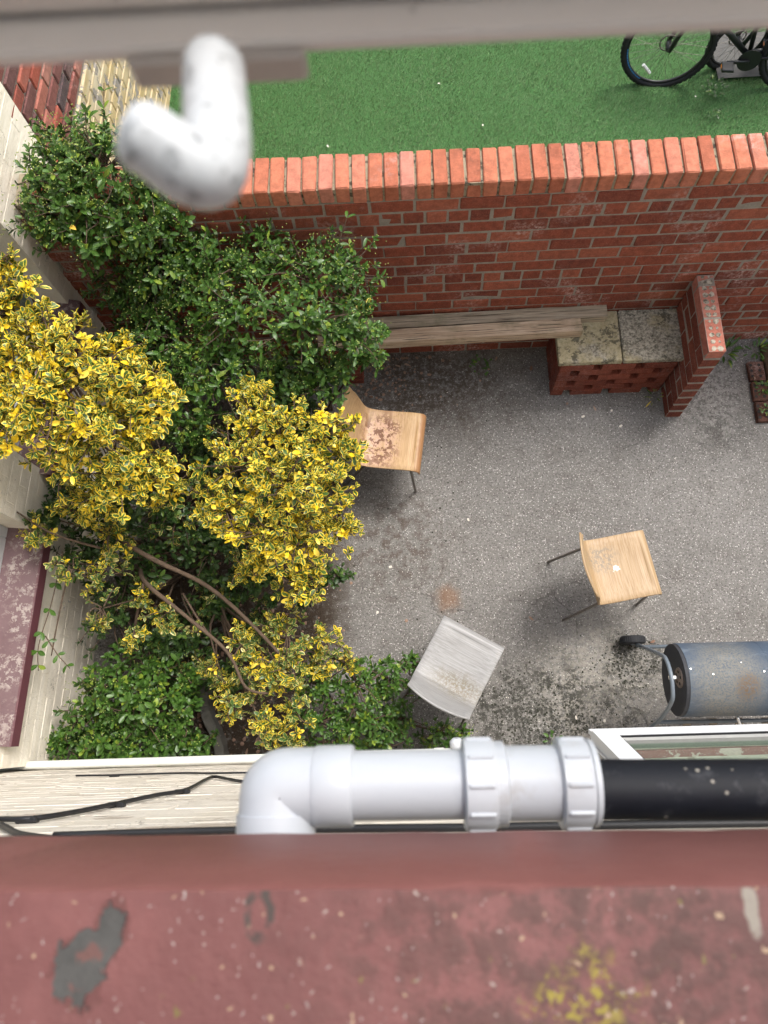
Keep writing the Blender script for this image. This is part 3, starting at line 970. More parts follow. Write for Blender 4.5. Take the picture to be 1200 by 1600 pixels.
lowp = thing('low_drain_pipe', 'thin white drain pipe running low along the house wall behind the shrubs', 'pipe')
def hpt(u, wv, z):
    return HMX @ Vector((u, wv, z))
o = MB().tube([hpt(-2.35, .03, .60), hpt(.35, .03, .90)], .022, 14).build('pipe', 'pipe_low', lowp, True); fixn(o.data); flat_smooth(o, 50)
for u in (-.52, -.44, .08, .2):
    v, f = lathe([(-.025, .026), (.025, .026)], (1, .0175, 0), hpt(u, .03, .861 + .111 * u), 16)
    o = link('collar', fixn(mesh('collar', v, f)), 'pipe_low', lowp); flat_smooth(o, 50)
v, f = lathe([(-.01, .02), (.0, .034), (.03, .036), (.045, .02)], (0, 1, .3), hpt(.17, .055, .885), 16)
o = link('inspection_cap', fixn(mesh('inspection_cap', v, f)), 'pvc', lowp); flat_smooth(o, 60)

# cables clipped to the wall
def cable(label, pts, r, clips=()):
    c_ = thing('wall_cable', label, 'cable', group='cables clipped to the house wall')
    P = smooth_path([hpt(*p) for p in pts], 8)
    MB().tube(P, r, 8).build('cable', 'cable', c_, True)
    for u, wv, z in clips:
        q = MB()
        q.box((u - .022, .0, z - r * 1.9), (u + .022, r * 2.4, z + r * 1.9), .004, 0, HMX)
        q = q.build('clip', 'cable', c_); fixn(q.data)
cable('black wavy cable with clips crossing the cream wall at lower left',
      [(-1.3, .01, 3.12), (-.949, .01, 3.15), (-.848, .01, 3.18), (-.78, .01, 3.187), (-.745, .01, 3.096), (-.723, .01, 2.917), (-.705, .01, 2.7), (-.676, .01, 2.54), (-.745, .01, 2.12), (-.765, .01, 1.93), (-.675, .01, 2.088), (-.58, .01, 2.253), (-.495, .01, 2.262), (.1, .01, 2.25)], .0055,
      [(-.79, .0, 3.185), (-.724, .0, 2.91), (-.68, .0, 2.56)])
cable('thin black cable running level just above the low drain pipe', [(-1.49, .008, 1.475), (-1.3, .008, 1.53), (-1.02, .008, 1.545), (-.69, .008, 1.68), (.3, .008, 1.7)], .004, [(-1.3, 0, 1.53)])
cable('thick black cable running level close under the red sill', [(-.6, .01, 3.46), (-.374, .01, 3.458), (-.166, .01, 3.473), (.054, .01, 3.507), (.279, .01, 3.53), (.9, .01, 3.6)], .006)
cable('short black cable slanting down at the left picture edge', [(-.9, .01, 3.17), (-.836, .01, 3.225), (-.753, .01, 3.327), (-.676, .01, 3.424), (-.58, .01, 3.5)], .0055)

# ------------------------------------------------------------------ brick bench with slabs and arm
bench = thing('brick_bench', 'low brick bench with honeycomb front, two lichened slabs and a tall brick arm', 'bench', (0, 0, 0))
BH = set_mat(brick_variants(.222, .1, .062, 5), 'bench_brick')
BE = set_mat(brick_variants(.105, .1, .062, 4), 'bench_brick')
bx0, bx1, by0 = .967, 1.715, 2.222
rows = 6; rp = .0705
for k in range(rows):
    z = rp * (k + .5)
    # honeycomb front: stretchers with gaps
    off = 0 if k % 2 else -.135
    x = bx0 + off
    while x < bx1:
        a, b_ = max(x, bx0), min(x + .215, bx1)
        if b_ - a > .07:
            v_, f_ = cbox((a, by0 + random.uniform(-.002, .002), z - .033), (b_, by0 + .1, z + .033), .004, .0015)
            o = link('brick', fixn(mesh('brick', v_, f_)), 'bench_brick', bench)
        x += .215 + .055
    # left return
    for j in range(2):
        ya = by0 + .112 + j * .14 + (.0 if k % 2 else -.0)
        v_, f_ = cbox((bx0, ya, z - .031), (bx0 + .1, min(ya + .132, 2.59), z + .031), .004, .0015)
        link('brick', fixn(mesh('brick', v_, f_)), 'bench_brick', bench)
MB().box((bx0 + .008, by0 + .11, 0), (bx0 + .09, 2.588, rows * rp - .002)).build('mortar', 'mortar', bench)
MB().box((bx0 + .101, by0 + .14, 0), (bx1, 2.588, rows * rp - .002)).build('shade_core', 'dark', bench)  # near-black filling stands in for the shade inside the honeycomb gaps
ZS = rows * rp
for (a, b_, mt, rz) in ((.945, 1.352, 'slab_yellow', .003), (1.36, 1.765, 'slab_grey', -.004)):
    nx_, ny_ = 12, 12
    v_, f_ = cbox((a, 2.225, ZS + .002), (b_, 2.592, ZS + .045), .006, .002)
    o = link('slab', fixn(mesh('slab', v_, f_)), mt, bench)
    o.rotation_euler = (0, 0, 0)
# arm
ax0, ax1 = 1.735, 1.838
cp2 = .0925
for k in range(9):
    z = cp2 * (k + .5)
    y0, y1 = 2.02 + .006 * k, 2.592
    cuts = [y0, y0 + .225, y0 + .45, y1] if k % 2 == 0 else [y0, y0 + .112, y0 + .337, y1]
    for a, b_ in zip(cuts, cuts[1:]):
        if b_ - a < .03: continue
        v_, f_ = cbox((ax0 + random.uniform(-.002, .002), a + .004, z - .041), (ax1 + random.uniform(-.002, .002), b_ - .004, z + .041), .004, .0015)
        top = k == 8
        o = link('arm_brick', fixn(mesh('arm_brick', v_, f_)), 'pink_brick' if top else 'bench_brick', bench)
        if top:
            q = MB()
            nr = max(2, int((b_ - a) / .042))
            for r_ in range(nr):
                for s_ in (-1, 1):
                    cx, cy = (ax0 + ax1) / 2 + s_ * .019, a + (b_ - a) * (r_ + .5) / nr
                    rr = random.uniform(.009, .021)
                    ring = [(cx + rr * random.uniform(.7, 1.15) * math.cos(t_), cy + rr * random.uniform(.7, 1.15) * math.sin(t_), z + .0425 + random.uniform(0, .002)) for t_ in [2 * math.pi * i / 8 for i in range(8)]]
                    q.add(ring + [(cx, cy, z + .044)], [(i, (i + 1) % 8, 8) for i in range(8)])
            stuff(q.build('mortar_plugs', 'plug', o))
am = MB()
for k in range(9):
    am.box((ax0 + .0025, 2.02 + .006 * k + .0055, cp2 * k + (.001 if k else 0)), (ax1 - .0025, 2.588, cp2 * (k + 1) - (.006 if k == 8 else 0)))
am.build('arm_mortar', 'mortar', bench)

# timbers
def plank(label, p0, p1, wd, th, mt):
    p0, p1 = Vector(p0), Vector(p1)
    L = (p1 - p0).length
    v_, f_ = [], []
    n_ = 14
    sec = [(-wd / 2, 0), (wd / 2, 0), (wd / 2, th), (-wd / 2, th)]
    for i in range(n_ + 1):
        for yy, zz in sec:
            v_.append((L * i / n_ + (random.uniform(-.006, .006) if i in (0, n_) else 0), yy + random.uniform(-.0025, .0025), zz + random.uniform(-.002, .002)))
    f_ = [(i * 4 + j, i * 4 + (j + 1) % 4, (i + 1) * 4 + (j + 1) % 4, (i + 1) * 4 + j) for i in range(n_) for j in range(4)] + [(3, 2, 1, 0), tuple(n_ * 4 + j for j in range(4))]
    o = link('timber_plank', fixn(mesh('timber_plank', v_, f_)), mt)
    o.location = p0
    d = p1 - p0
    o.rotation_euler = (0, -math.asin(d.z / L), math.atan2(d.y, d.x))
    tag(o, label, 'plank', 'timber planks lying on the brick bench')
    return o
plank('grey weathered timber plank against the brick wall, longer of the two', (-.62, 2.532, ZS + .047), (1.268, 2.555, ZS + .047), .088, .06, 'timber_grey')
plank('warm brown timber plank in front, nearer the patio, shorter of the two', (-.60, 2.418, ZS + .047), (1.098, 2.455, ZS + .047), .092, .075, 'timber_warm')
pier = thing('brick_pier', 'small stacked brick pier under the left ends of the planks', 'pier')
for k in range(7):
    for j in range(2):
        v_, f_ = cbox((-.56 + .112 * j, 2.37, .066 * k + .002), (-.455 + .112 * j, 2.58, .066 * k + .064), .004, .0015)
        link('brick', fixn(mesh('brick', v_, f_)), 'bench_brick', pier)

# raised bed edging at the right
bed = thing('planting_bed', 'shallow weedy bed edged with holed red bricks at the right edge', 'planter')
for i in range(3):
    v_, f_ = cbox((2.345, 1.955 + .155 * i, .0), (2.45, 2.1 + .155 * i, .035), .005, .003)
    o = link('edging_brick', fixn(mesh('edging_brick', v_, f_)), 'bed_brick', bed)
    for j in range(3):
        for s_ in (0, 1):
            q = MB(); cx, cy = 2.36 + .055 * s_, 1.985 + .155 * i + .042 * j
            q.add([(cx + .011 * math.cos(a), cy + .011 * math.sin(a), .0372) for a in [math.pi * 2 * e / 8 for e in range(8)]], [tuple(range(8))])
            q.build('hole', 'dark', o)
v_, f_ = cbox((2.46, 1.955, 0), (3.3, 2.55, .03), .005, .004)
link('soil', fixn(mesh('soil', v_, f_)), 'soil', bed)

# ------------------------------------------------------------------ chairs
def chair(label, loc, heading, mt):
    r = thing('chair', label, 'chair', loc, heading - math.pi / 2, 'bent plywood chairs on the patio')
    prof = smooth_path([(0, .205, .398), (0, .203, .418), (0, .186, .437), (0, .13, .444), (0, .03, .438), (0, -.08, .436), (0, -.14, .444), (0, -.178, .468), (0, -.2, .515), (0, -.226, .60), (0, -.258, .70), (0, -.285, .785)], 4)
    nx_ = 10
    v_, f_ = [], []
    for i, p in enumerate(prof):
        t_ = i / (len(prof) - 1)
        back = max(0, min(1, (p.z - .45) / .25))
        for k in range(nx_ + 1):
            s_ = k / nx_ * 2 - 1
            hw = .197 - .012 * back
            x = s_ * hw
            y = p.y + .028 * back * s_ * s_
            z = p.z - (.012 * (1 - back) * (1 - s_ * s_) if p.z < .46 and abs(p.y) < .17 else 0)
            if t_ > .93:
                z -= .018 * max(0, abs(s_) - .7) / .3
            v_.append((x, y, z))
    for i in range(len(prof) - 1):
        for k in range(nx_):
            f_.append((i * (nx_ + 1) + k, i * (nx_ + 1) + k + 1, (i + 1) * (nx_ + 1) + k + 1, (i + 1) * (nx_ + 1) + k))
    o = link('shell', mesh('shell', v_, f_, True), mt, r)
    md = o.modifiers.new('thick', 'SOLIDIFY'); md.thickness = .011; md.offset = -1
    md2 = o.modifiers.new('bev', 'BEVEL'); md2.width = .002; md2.segments = 1; md2.limit_method = 'ANGLE'
    for sx in (-1, 1):
        MB().tube(smooth_path([(sx * .165, .14, .421), (sx * .172, .155, .40), (sx * .185, .185, 0)], 5), .009, 10).build('leg', 'steel', r, True)
        MB().tube(smooth_path([(sx * .165, -.1, .42), (sx * .17, -.13, .40), (sx * .195, -.30, 0)], 5), .009, 10).build('leg', 'steel', r, True)
        MB().tube([(sx * .165, .14, .418), (sx * .165, -.1, .418)], .008, 8).build('seat_rail', 'steel', r, True)
    MB().tube([(-.165, .1, .414), (.165, .1, .414)], .008, 8).build('cross_rail', 'steel', r, True)
    MB().tube([(-.165, -.06, .412), (.165, -.06, .412)], .008, 8).build('cross_rail', 'steel', r, True)
    return r
chair('oak plywood chair with brown stained seat, half under the yellow shrub', (-.155, 1.748, 0), math.radians(-8), 'ply_stained')
chair('oak plywood chair with a white splash on its seat, alone mid patio', (1.185, .883, 0), math.radians(9.5), 'ply_mildew')
chair('bleached grey plywood chair by the low green shrub and white pipe', (.213, .345, 0), math.radians(60), 'ply_grey')

# ------------------------------------------------------------------ barrel barbecue
bbq = thing('barrel_barbecue', 'blue grey steel drum barbecue on a wheeled tube frame at the right edge', 'barbecue')
DC = Vector((1.335, .216, .75)); DR = .188
v_, f_ = lathe([(0, DR - .012), (.004, DR), (.40, DR), (.402, DR + .0015), (.404, DR), (.86, DR), (.864, DR - .012)], (1, 0, 0), DC, 64)
o = link('drum', fixn(mesh('drum', v_, f_)), 'drum', bbq); flat_smooth(o, 30)
v_, f_ = lathe([(-.016, DR - .010), (-.014, DR - .003), (.003, DR - .002)], (1, 0, 0), DC, 56)
cap = link('end_cap', fixn(mesh('end_cap', v_, f_)), 'drum_cap', bbq)
v_, f_ = lathe([(-.006, .05), (0, .052)], (1, 0, 0), DC + Vector((-.0165, .004, .098)), 28)
vd = link('vent_disc', fixn(mesh('vent_disc', v_, f_)), 'vent', bbq)
for k in range(5):
    a = 2 * math.pi * k / 5
    v_, f_ = lathe([(-.0012, .0085), (0, .0085)], (1, 0, 0), DC + Vector((-.0228, .004 + .031 * math.sin(a), .098 + .031 * math.cos(a))), 10)
    link('vent_hole', fixn(mesh('vent_hole', v_, f_)), 'dark', vd)
o = MB().box((1.262, .212, .846), (1.318, .232, .856), .002).build('bracket', 'chrome', bbq); fixn(o.data)
leg = smooth_path([(1.345, .47, .08), (1.315, .42, .36), (1.278, .345, .74), (1.27, .31, .83), (1.268, .24, .875), (1.268, .16, .875), (1.268, .1, .83), (1.28, .02, .58), (1.32, -.07, .02)], 6)
MB().tube(leg, .0105, 12).build('end_frame', 'tube_blue', bbq, True)
leg2 = [p + Vector((.92, 0, 0)) for p in leg]
MB().tube(leg2, .0105, 12).build('end_frame', 'tube_blue', bbq, True)
MB().tube([(1.32, .435, .28), (2.25, .435, .28)], .011, 10).build('axle_bar', 'tube_blue', bbq, True)
MB().tube([(1.287, .005, .52), (2.2, .005, .52)], .011, 10).build('lower_rail', 'tube_blue', bbq, True)
for i in range(6):
    o = MB().box((1.42 + .14 * i, -.045, .505), (1.46 + .14 * i, .02, .52), .002).build('shelf_slat', 'timber_grey', bbq); fixn(o.data)
wv_, wf_ = lathe([(-.024, .05), (-.024, .068), (-.018, .075), (.018, .075), (.024, .068), (.024, .05)], (0, 1, 0), (1.325, .498, .078), 36)
whl = link('wheel', fixn(mesh('wheel', wv_, wf_)), 'rubber', bbq); flat_smooth(whl, 30)
for k in range(36):
    a = 2 * math.pi * k / 36
    mx = Matrix.Translation((1.325, .498, .078)) @ Matrix.Rotation(a, 4, 'Y')
    whl_t = MB().box((-.0025, -.014, .0742), (.0025, .014, .0775), .0008, 0, mx).build('tread_block', 'rubber', whl)
v_, f_ = lathe([(-.03, .014), (.022, .014)], (0, 1, 0), (1.325, .498, .078), 14)
link('hub', fixn(mesh('hub', v_, f_)), 'tube_blue', whl)
hd = smooth_path([(1.655, .05, .66), (1.655, .015, .665), (1.665, -.015, .66), (1.69, -.03, .655), (1.80, -.032, .655)], 6)
MB().tube(hd, .008, 10).build('lid_handle', 'chrome', bbq, True)
v_, f_ = lathe([(-.004, .017), (.004, .017)], (0, 1, 0), (1.655, .048, .66), 14)
link('handle_base', fixn(mesh('handle_base', v_, f_)), 'chrome', bbq)
for x, a in ((1.345, 1.35), (1.60, 1.2), (1.70, 1.45), (1.45, 1.5)):
    p = DC + Vector((x - 1.335 + .004, DR * math.cos(a), DR * math.sin(a)))
    v_, f_ = lathe([(-.001, .004), (.0025, .003)], (0, math.cos(a), math.sin(a)), p, 8)
    link('rivet', fixn(mesh('rivet', v_, f_)), 'chrome', bbq)

# ------------------------------------------------------------------ bicycles on the lawn
def wheel(parent, c, ax, R, rim_mt, extras=None):
    c = Vector(c); ax = Vector(ax).normalized()
    w_ = thing_part('wheel', parent)
    u = Vector((0, 0, 1)); u = (u - ax * u.dot(ax)).normalized(); s_ = ax.cross(u)
    P = [c + (u * math.cos(a) + s_ * math.sin(a)) * (R - .02) for a in [2 * math.pi * i / 56 for i in range(57)]]
    ty = MB().tube(P, .022, 12, False).build('tyre', 'rubber', w_, True)
    q = MB()
    for k in range(56):
        for sd_ in (-1, 0, 1):
            a = 2 * math.pi * (k + .5 * (sd_ == 0)) / 56
            d = u * math.cos(a) + s_ * math.sin(a)
            p = c + d * (R + .0015 - .004 * abs(sd_)) + ax * (.012 * sd_)
            tn = ax.cross(d)
            mx = Matrix(((tn.x, ax.x, d.x, p.x), (tn.y, ax.y, d.y, p.y), (tn.z, ax.z, d.z, p.z), (0, 0, 0, 1)))
            q.box((-.009, -.005, -.004), (.009, .005, .003), 0, 0, mx)
    q.build('tread', 'rubber', w_)
    P2 = [c + (u * math.cos(a) + s_ * math.sin(a)) * (R - .047) for a in [2 * math.pi * i / 56 for i in range(57)]]
    MB().tube(P2, .011, 8, False).build('rim', rim_mt, w_, True)
    for k in range(28):
        a = 2 * math.pi * k / 28
        sg = 1 if k % 2 else -1
        h = c + ax * (.025 * sg) + (u * math.cos(a + .9 * (1 if k % 4 < 2 else -1)) + s_ * math.sin(a + .9 * (1 if k % 4 < 2 else -1))) * .022
        e = c + (u * math.cos(a) + s_ * math.sin(a)) * (R - .05)
        MB().tube([h, e], .0013, 4).build('spoke', 'steel', w_)
    v_, f_ = lathe([(-.05, .012), (-.03, .024), (.03, .024), (.05, .012)], ax, c, 14)
    o = link('hub', fixn(mesh('hub', v_, f_)), 'rim_black', w_); flat_smooth(o, 40)
    PD = [c + ax * .037 + (u * math.cos(a) + s_ * math.sin(a)) * .062 for a in [2 * math.pi * i / 24 for i in range(25)]]
    MB().tube(PD, .006, 6, False).build('brake_disc', 'steel', w_, True)
    return w_
def thing_part(name, parent):
    o = bpy.data.objects.new(name, None)
    COL.objects.link(o)
    o.parent = parent
    return o
def bike(label, hub1, hub2, lean, frame_mt, R=.345, hk=1., tr=1.):
    b = thing('bicycle', label, 'bicycle', group='bicycles parked on the lawn')
    h1, h2 = Vector(hub1), Vector(hub2)
    d = (h2 - h1).normalized()
    up = Vector(lean).normalized()
    ax = d.cross(up).normalized(); up = ax.cross(d).normalized()
    W1 = wheel(b, h1, -ax, R, 'rim_black')
    W2 = wheel(b, h2, -ax, R, 'rim_black')
    L = (h2 - h1).length
    P = lambda f_, z_, s_=0.: h1 + d * (L * f_) + up * (z_ * hk) + ax * s_
    bbp = P(.59, -.06); st = P(.5, .46); ht = P(.12, .48); hb = P(.10, .36)
    fr = MB()
    fr.tube([bbp, st], .017 * tr, 12); fr.tube([bbp, hb], .022 * tr, 12); fr.tube([st, ht], .018 * tr, 12); fr.tube([hb, ht], .02, 12)
    for s_ in (-1, 1):
        fr.tube([bbp + ax * .03 * s_, P(1, 0, .06 * s_)], .011, 8)
        fr.tube([st, P(1, 0, .06 * s_)], .010, 8)
    o = fr.build('frame', frame_mt, b, True); fixn(o.data)
    fk = MB()
    for s_ in (-1, 1):
        fk.tube([hb + ax * .05 * s_, P(0, 0, .055 * s_)], .016, 10)
    fk.tube([hb - ax * .06, hb + ax * .06], .018, 8)
    fk.build('fork', 'bike_black', b, True)
    fk = MB(); fk.tube([ht, P(.13, .60)], .014, 8); fk.tube([P(.12, .61, -.31), P(.13, .60, 0), P(.12, .61, .31)], .012, 8)
    fk.build('handlebar', 'bike_black', b, True)
    fk = MB(); fk.tube([st, P(.48, .56)], .013, 8)
    fk.build('seat_post', 'steel', b, True)
    sv = []
    for i, (f_, wd) in enumerate(((-.16, .02), (-.08, .028), (0, .04), (.07, .065), (.12, .07), (.14, .05))):
        for k in range(8):
            a = 2 * math.pi * k / 8
            sv.append(P(.48 - .0, .585 + .022 * math.sin(a), wd * math.cos(a)) + d * f_)
    sf = [(i * 8 + k, i * 8 + (k + 1) % 8, (i + 1) * 8 + (k + 1) % 8, (i + 1) * 8 + k) for i in range(5) for k in range(8)] + [tuple(range(7, -1, -1)), tuple(40 + k for k in range(8))]
    link('saddle', fixn(mesh('saddle', sv, sf, True)), 'rubber' if hk == 1 else 'bike_red', b)
    v_, f_ = lathe([(.045, .085), (.049, .085)], ax, bbp, 32)
    link('chainring', fixn(mesh('chainring', v_, f_)), 'rim_black', b)
    for s_ in (-1, 1):
        e = bbp + d * (-.165 * s_) + up * .005 + ax * .075 * s_
        MB().tube([bbp + ax * .055 * s_, e], .0105, 8).build('crank_arm', 'bike_black', b, True)
        pd = MB()
        mx = Matrix(((d.x, ax.x, up.x, e.x), (d.y, ax.y, up.y, e.y), (d.z, ax.z, up.z, e.z), (0, 0, 0, 1)))
        pd.box((-.045, .005 if s_ > 0 else -.1, -.012), (.045, .1 if s_ > 0 else -.005, .012), .005, 0, mx)
        pd = pd.build('pedal', 'bike_black', b); fixn(pd.data)
        rf = MB().box((-.047, .03 if s_ > 0 else -.07, -.008), (-.0455, .07 if s_ > 0 else -.03, .008), 0, 0, mx).build('reflector', 'orange', pd)
    return b, W1, h1, ax, d, up
b1, W1, h1, ax, d_, up_ = bike('black mountain bike standing on the artificial lawn, its front wheel in full view', (2.02, 4.915, .345), (3.05, 4.80, .345), (-.02, .06, 1), 'bike_black')
# printed rim stickers and spoke reflector
q = MB()
for i in range(14):
    a0, a1 = math.radians(208 + i * 4.2), math.radians(208 + (i + 1) * 4.2 - .6)
    for r0, r1 in ((.293, .302),):
        pts = []
        for a, r_ in ((a0, r0), (a1, r0), (a1, r1), (a0, r1)):
            pts.append(h1 + (up_ * math.cos(a) * -1 * -1 + d_ * math.sin(a)) * r_ + ax * .0135 * (1 if ax.y < 0 else -1))
        q.add(pts, [(0, 1, 2, 3)])
q.build('rim_sticker', 'blue_print', W1)
rc = h1 + d_ * -.11 + up_ * -.19
q = MB().tube([rc + (d_ * -.035 + up_ * .035), rc + (d_ * .035 + up_ * -.035)], .013, 6).build('spoke_reflector', 'white_plastic', W1)
bike('red and white bicycle standing behind the black mountain bike', (2.60, 5.03, .25), (3.34, 5.15, .25), (.02, -.05, 1), 'bike_red', .25, .62, 1.5)
pv = grid('path', 2.5, 3.4, 4.9, 5.35, .045, 6, 4, 'concrete', .001); structure(pv)

# ------------------------------------------------------------------ foliage
LT = [(0, .10), (.28, .72), (.58, 1.0), (.83, .72)]
def leaf_template(length, width, fold=.28, curl=.22):
    v, at = [], []
    for t_, hw in LT:
        for s_ in (-1, 0, 1):
            x = s_ * hw * width / 2
            v.append((x, t_ * length, abs(x) * fold - curl * t_ * t_ * length))
            at.append((abs(s_) * (1 if t_ > .05 else .4), t_))
    v.append((0, length, -curl * length)); at.append((1., 1.))
    f = []
    for i in range(3):
        for k in range(2):
            a = i * 3 + k
            f.append((a, a + 1, a + 4, a + 3))
    f += [(9, 10, 12), (10, 11, 12)]
    return np.array(v), np.array(at), f
def sprig_mesh(name, mt, length, width, pairs, rnd, stem=True, spread=1.):
    """a shoot tip: decussate pairs of leaves along +Z; returns mesh"""
    V, A, F = [], [], []
    for p in range(pairs):
        fr = p / max(1, pairs - 1)
        h = -.055 + .05 * fr
        tilt = (1.45 - .95 * fr) * spread
        for s_ in (0, 1):
            az = p * math.pi / 2 + s_ * math.pi + rnd.normal(0, .22)
            tl = tilt + rnd.normal(0, .16)
            L = length * (1 - .42 * fr) * rnd.uniform(.8, 1.15)
            v, at, f = leaf_template(L, width * (1 - .3 * fr) * rnd.uniform(.85, 1.15), rnd.uniform(.15, .55), rnd.uniform(.05, .35))
            mx = np.array(Matrix.Rotation(az, 3, 'Z') @ Matrix.Rotation(math.pi / 2 - tl, 3, 'X') @ Matrix.Rotation(rnd.normal(0, .25), 3, 'Y'))
            w_ = v @ mx.T + np.array([0, 0, h])
            k = sum(len(q) for q in V)
            V.append(w_); A.append(np.column_stack([at, np.full(len(at), rnd.random())]))
            F += [tuple(i + k for i in q) for q in f]
    V, A = np.concatenate(V), np.concatenate(A)
    return V, A, F
def np_mesh(name, V, A, F, mt):
    me = bpy.data.meshes.new(name)
    me.from_pydata(V.tolist(), [], F)
    a = me.attributes.new('leaf', 'FLOAT_VECTOR', 'POINT')
    a.data.foreach_set('vector', A.astype(np.float32).ravel())
    me.polygons.foreach_set('use_smooth', [True] * len(me.polygons))
    me.materials.append(M[mt])
    me.update()
    return me
def outside_ok(p):
    x, y, z = p
    if x < -2.15 + .042 * y + .015: return False
    if y < -.158 + .0175 * x + .02: return False
    if 2.57 < y < 2.84 and z < 1.73: return False
    return True
def shrub(name, label, cat, blobs, mt, count, length, width, base, pairs=4, inner=.25, objs=50, group=None, spread=1., flat=.3, buds=0, seed=1, twigs=.25, down=-.15, mt2=None, frac2=0.):
    rnd = np.random.default_rng(seed)
    root = thing(name, label, cat, (0, 0, 0), 0, group)
    variants = [sprig_mesh(name, mt, length, width, pairs + int(rnd.integers(-1, 2)), rnd, spread=spread) for _ in range(7)]
    vm = [np_mesh('leaf_sprig', *q, mt) for q in variants]
    vm2 = [np_mesh('leaf_sprig', *q, mt2) for q in variants] if mt2 else None
    bl = np.array(blobs)
    wts = bl[:, 3] ** 2; wts /= wts.sum()
    pts = []
    tries = 0
    while len(pts) < count and tries < count * 6:
        tries += 1
        b = bl[rnd.choice(len(bl), p=wts)]
        d = rnd.normal(size=3); d /= np.linalg.norm(d)
        if d[2] < down: d[2] = -d[2]
        isin = rnd.random() < inner
        rr = rnd.uniform(.35, .7) if isin else (rnd.uniform(1.12, 1.5) if rnd.random() < .2 else rnd.uniform(.74, 1.12))
        p = b[:3] + d * np.array([1, 1, .85]) * b[3] * rr
        if not outside_ok(p): continue
        # buried deep in another blob?
        dd = np.linalg.norm((bl[:, :3] - p) / bl[:, 3:4], axis=1)
        if not isin and (dd < .62).any() : continue
        axd = d + np.array([0, 0, flat + .35]) + rnd.normal(0, .28, 3)
        axd /= np.linalg.norm(axd)
        pts.append((p, axd, b, isin))
    order = sorted(range(len(pts)), key=lambda i: -pts[i][0][2] + (5 if pts[i][3] else 0))
    chosen = set(order[:objs * 2:2])
    acc = {0: ([], [], [], [0]), 1: ([], [], [], [0])}
    tw = MB()
    bv, bf = [], []
    for i, (p, axd, b, isin) in enumerate(pts):
        q = Vector(axd).to_track_quat('Z', 'Y').to_matrix()
        q = q @ Matrix.Rotation(rnd.uniform(0, 6.28), 3, 'Z')
        sc = rnd.uniform(.62, 1.32)
        k = int(rnd.integers(len(variants)))
        second = mt2 is not None and rnd.random() < frac2
        if i in chosen:
            o = bpy.data.objects.new('leaf_sprig', (vm2 if second else vm)[k]); COL.objects.link(o); o.parent = root
            o.matrix_local = Matrix.LocRotScale(Vector(p), q.to_quaternion(), (sc, sc, sc))
        else:
            V, A, F, cnt = acc[1 if second else 0]
            v, a, f = variants[k]
            W = (v * sc) @ np.array(q).T + p
            A2 = a.copy(); A2[:, 2] = (A2[:, 2] + rnd.random()) % 1
            V.append(W); A.append(A2); F.extend([tuple(j + cnt[0] for j in g_) for g_ in f]); cnt[0] += len(W)
        if rnd.random() < twigs or np.linalg.norm(p - b[:3]) > b[3] * 1.12:
            e = Vector(b[:3]) + (Vector(p) - Vector(b[:3])) * .1
            mid_ = (Vector(p) + e) / 2 + Vector(rnd.normal(0, .02, 3))
            tw.tube(smooth_path([e, mid_, Vector(p) - Vector(axd) * .01], 3), [.0045 - .0025 * j / 6 for j in range(7)], 5, False)
        if buds and rnd.random() < buds:
            for _ in range(5):
                e = Vector(p) + Vector(axd) * rnd.uniform(.0, .04) + Vector(rnd.normal(0, .022, 3))
                tw2v, tw2f = cbox(e - Vector((.002,) * 3), e + Vector((.002,) * 3), 0)
                kk = len(bv); bv += tw2v; bf += [tuple(j + kk for j in g_) for g_ in tw2f]
    for s_, nm in ((0, mt), (1, mt2)):
        V, A, F, cnt = acc[s_]
        if V:
            o = bpy.data.objects.new('foliage', np_mesh('foliage', np.concatenate(V), np.concatenate(A), F, nm)); COL.objects.link(o); o.parent = root
            stuff(o)
    if bv:
        stuff(link('flower_buds', mesh('flower_buds', bv, bf), 'bloom', root))
    # stems from the base to every blob
    for bx_, by_, bz_, r_ in blobs[::2]:
        bp = Vector(min(base, key=lambda q_: (q_[0] - bx_) ** 2 + (q_[1] - by_) ** 2)) + Vector((random.uniform(-.04, .04), random.uniform(-.04, .04), 0))
        e = Vector((bx_, by_, bz_))
        md_ = bp.lerp(e, .5) + Vector((random.uniform(-.06, .06), random.uniform(-.06, .06), .08))
        P_ = smooth_path([bp, md_, e], 5)
        tw.tube(P_, [.009 - .005 * j / (len(P_) - 1) for j in range(len(P_))], 6, False)
    tw.build('stems', 'bark', root, True)
    return root

green_back = [(-1.72, 2.75, 1.75, .2), (-1.46, 2.66, 1.85, .2), (-1.3, 2.63, 1.75, .17), (-1.64, 2.54, 1.7, .22), (-1.41, 2.52, 1.6, .2), (-1.81, 2.51, 1.65, .15), (-1.86, 2.68, 1.78, .13), (-1.66, 2.48, 1.5, .17), (-1.28, 2.6, 1.6, .14)]
green_mid = [(-1.09, 2.5, 1.35, .17), (-.8, 2.42, 1.35, .22), (-.51, 2.3, 1.35, .22), (-.34, 2.34, 1.4, .16), (-1.25, 2.4, 1.25, .24), (-.9, 2.16, 1.3, .26), (-.59, 2.06, 1.3, .25), (-.34, 2.07, 1.2, .2), (-.29, 2.34, 1.1, .13), (-1.35, 2.14, 1.1, .25), (-1.08, 1.88, 1.1, .26), (-1.24, 1.66, 1.0, .22), (-.78, 1.88, 1.0, .22), (-.48, 1.91, 1.0, .18), (-.27, 2.08, .9, .1), (-1.56, 2.4, 1.1, .14)] + [(-1.35, 2.42, 1.4, .2), (-1.58, 2.4, 1.25, .18), (-1.46, 2.33, 1.2, .2), (-1.18, 2.46, 1.4, .16), (-1.36, 2.42, 1.3, .2), (-1.07, 2.37, 1.35, .2), (-1.7, 2.23, .9, .2), (-1.6, 1.98, .8, .2)]
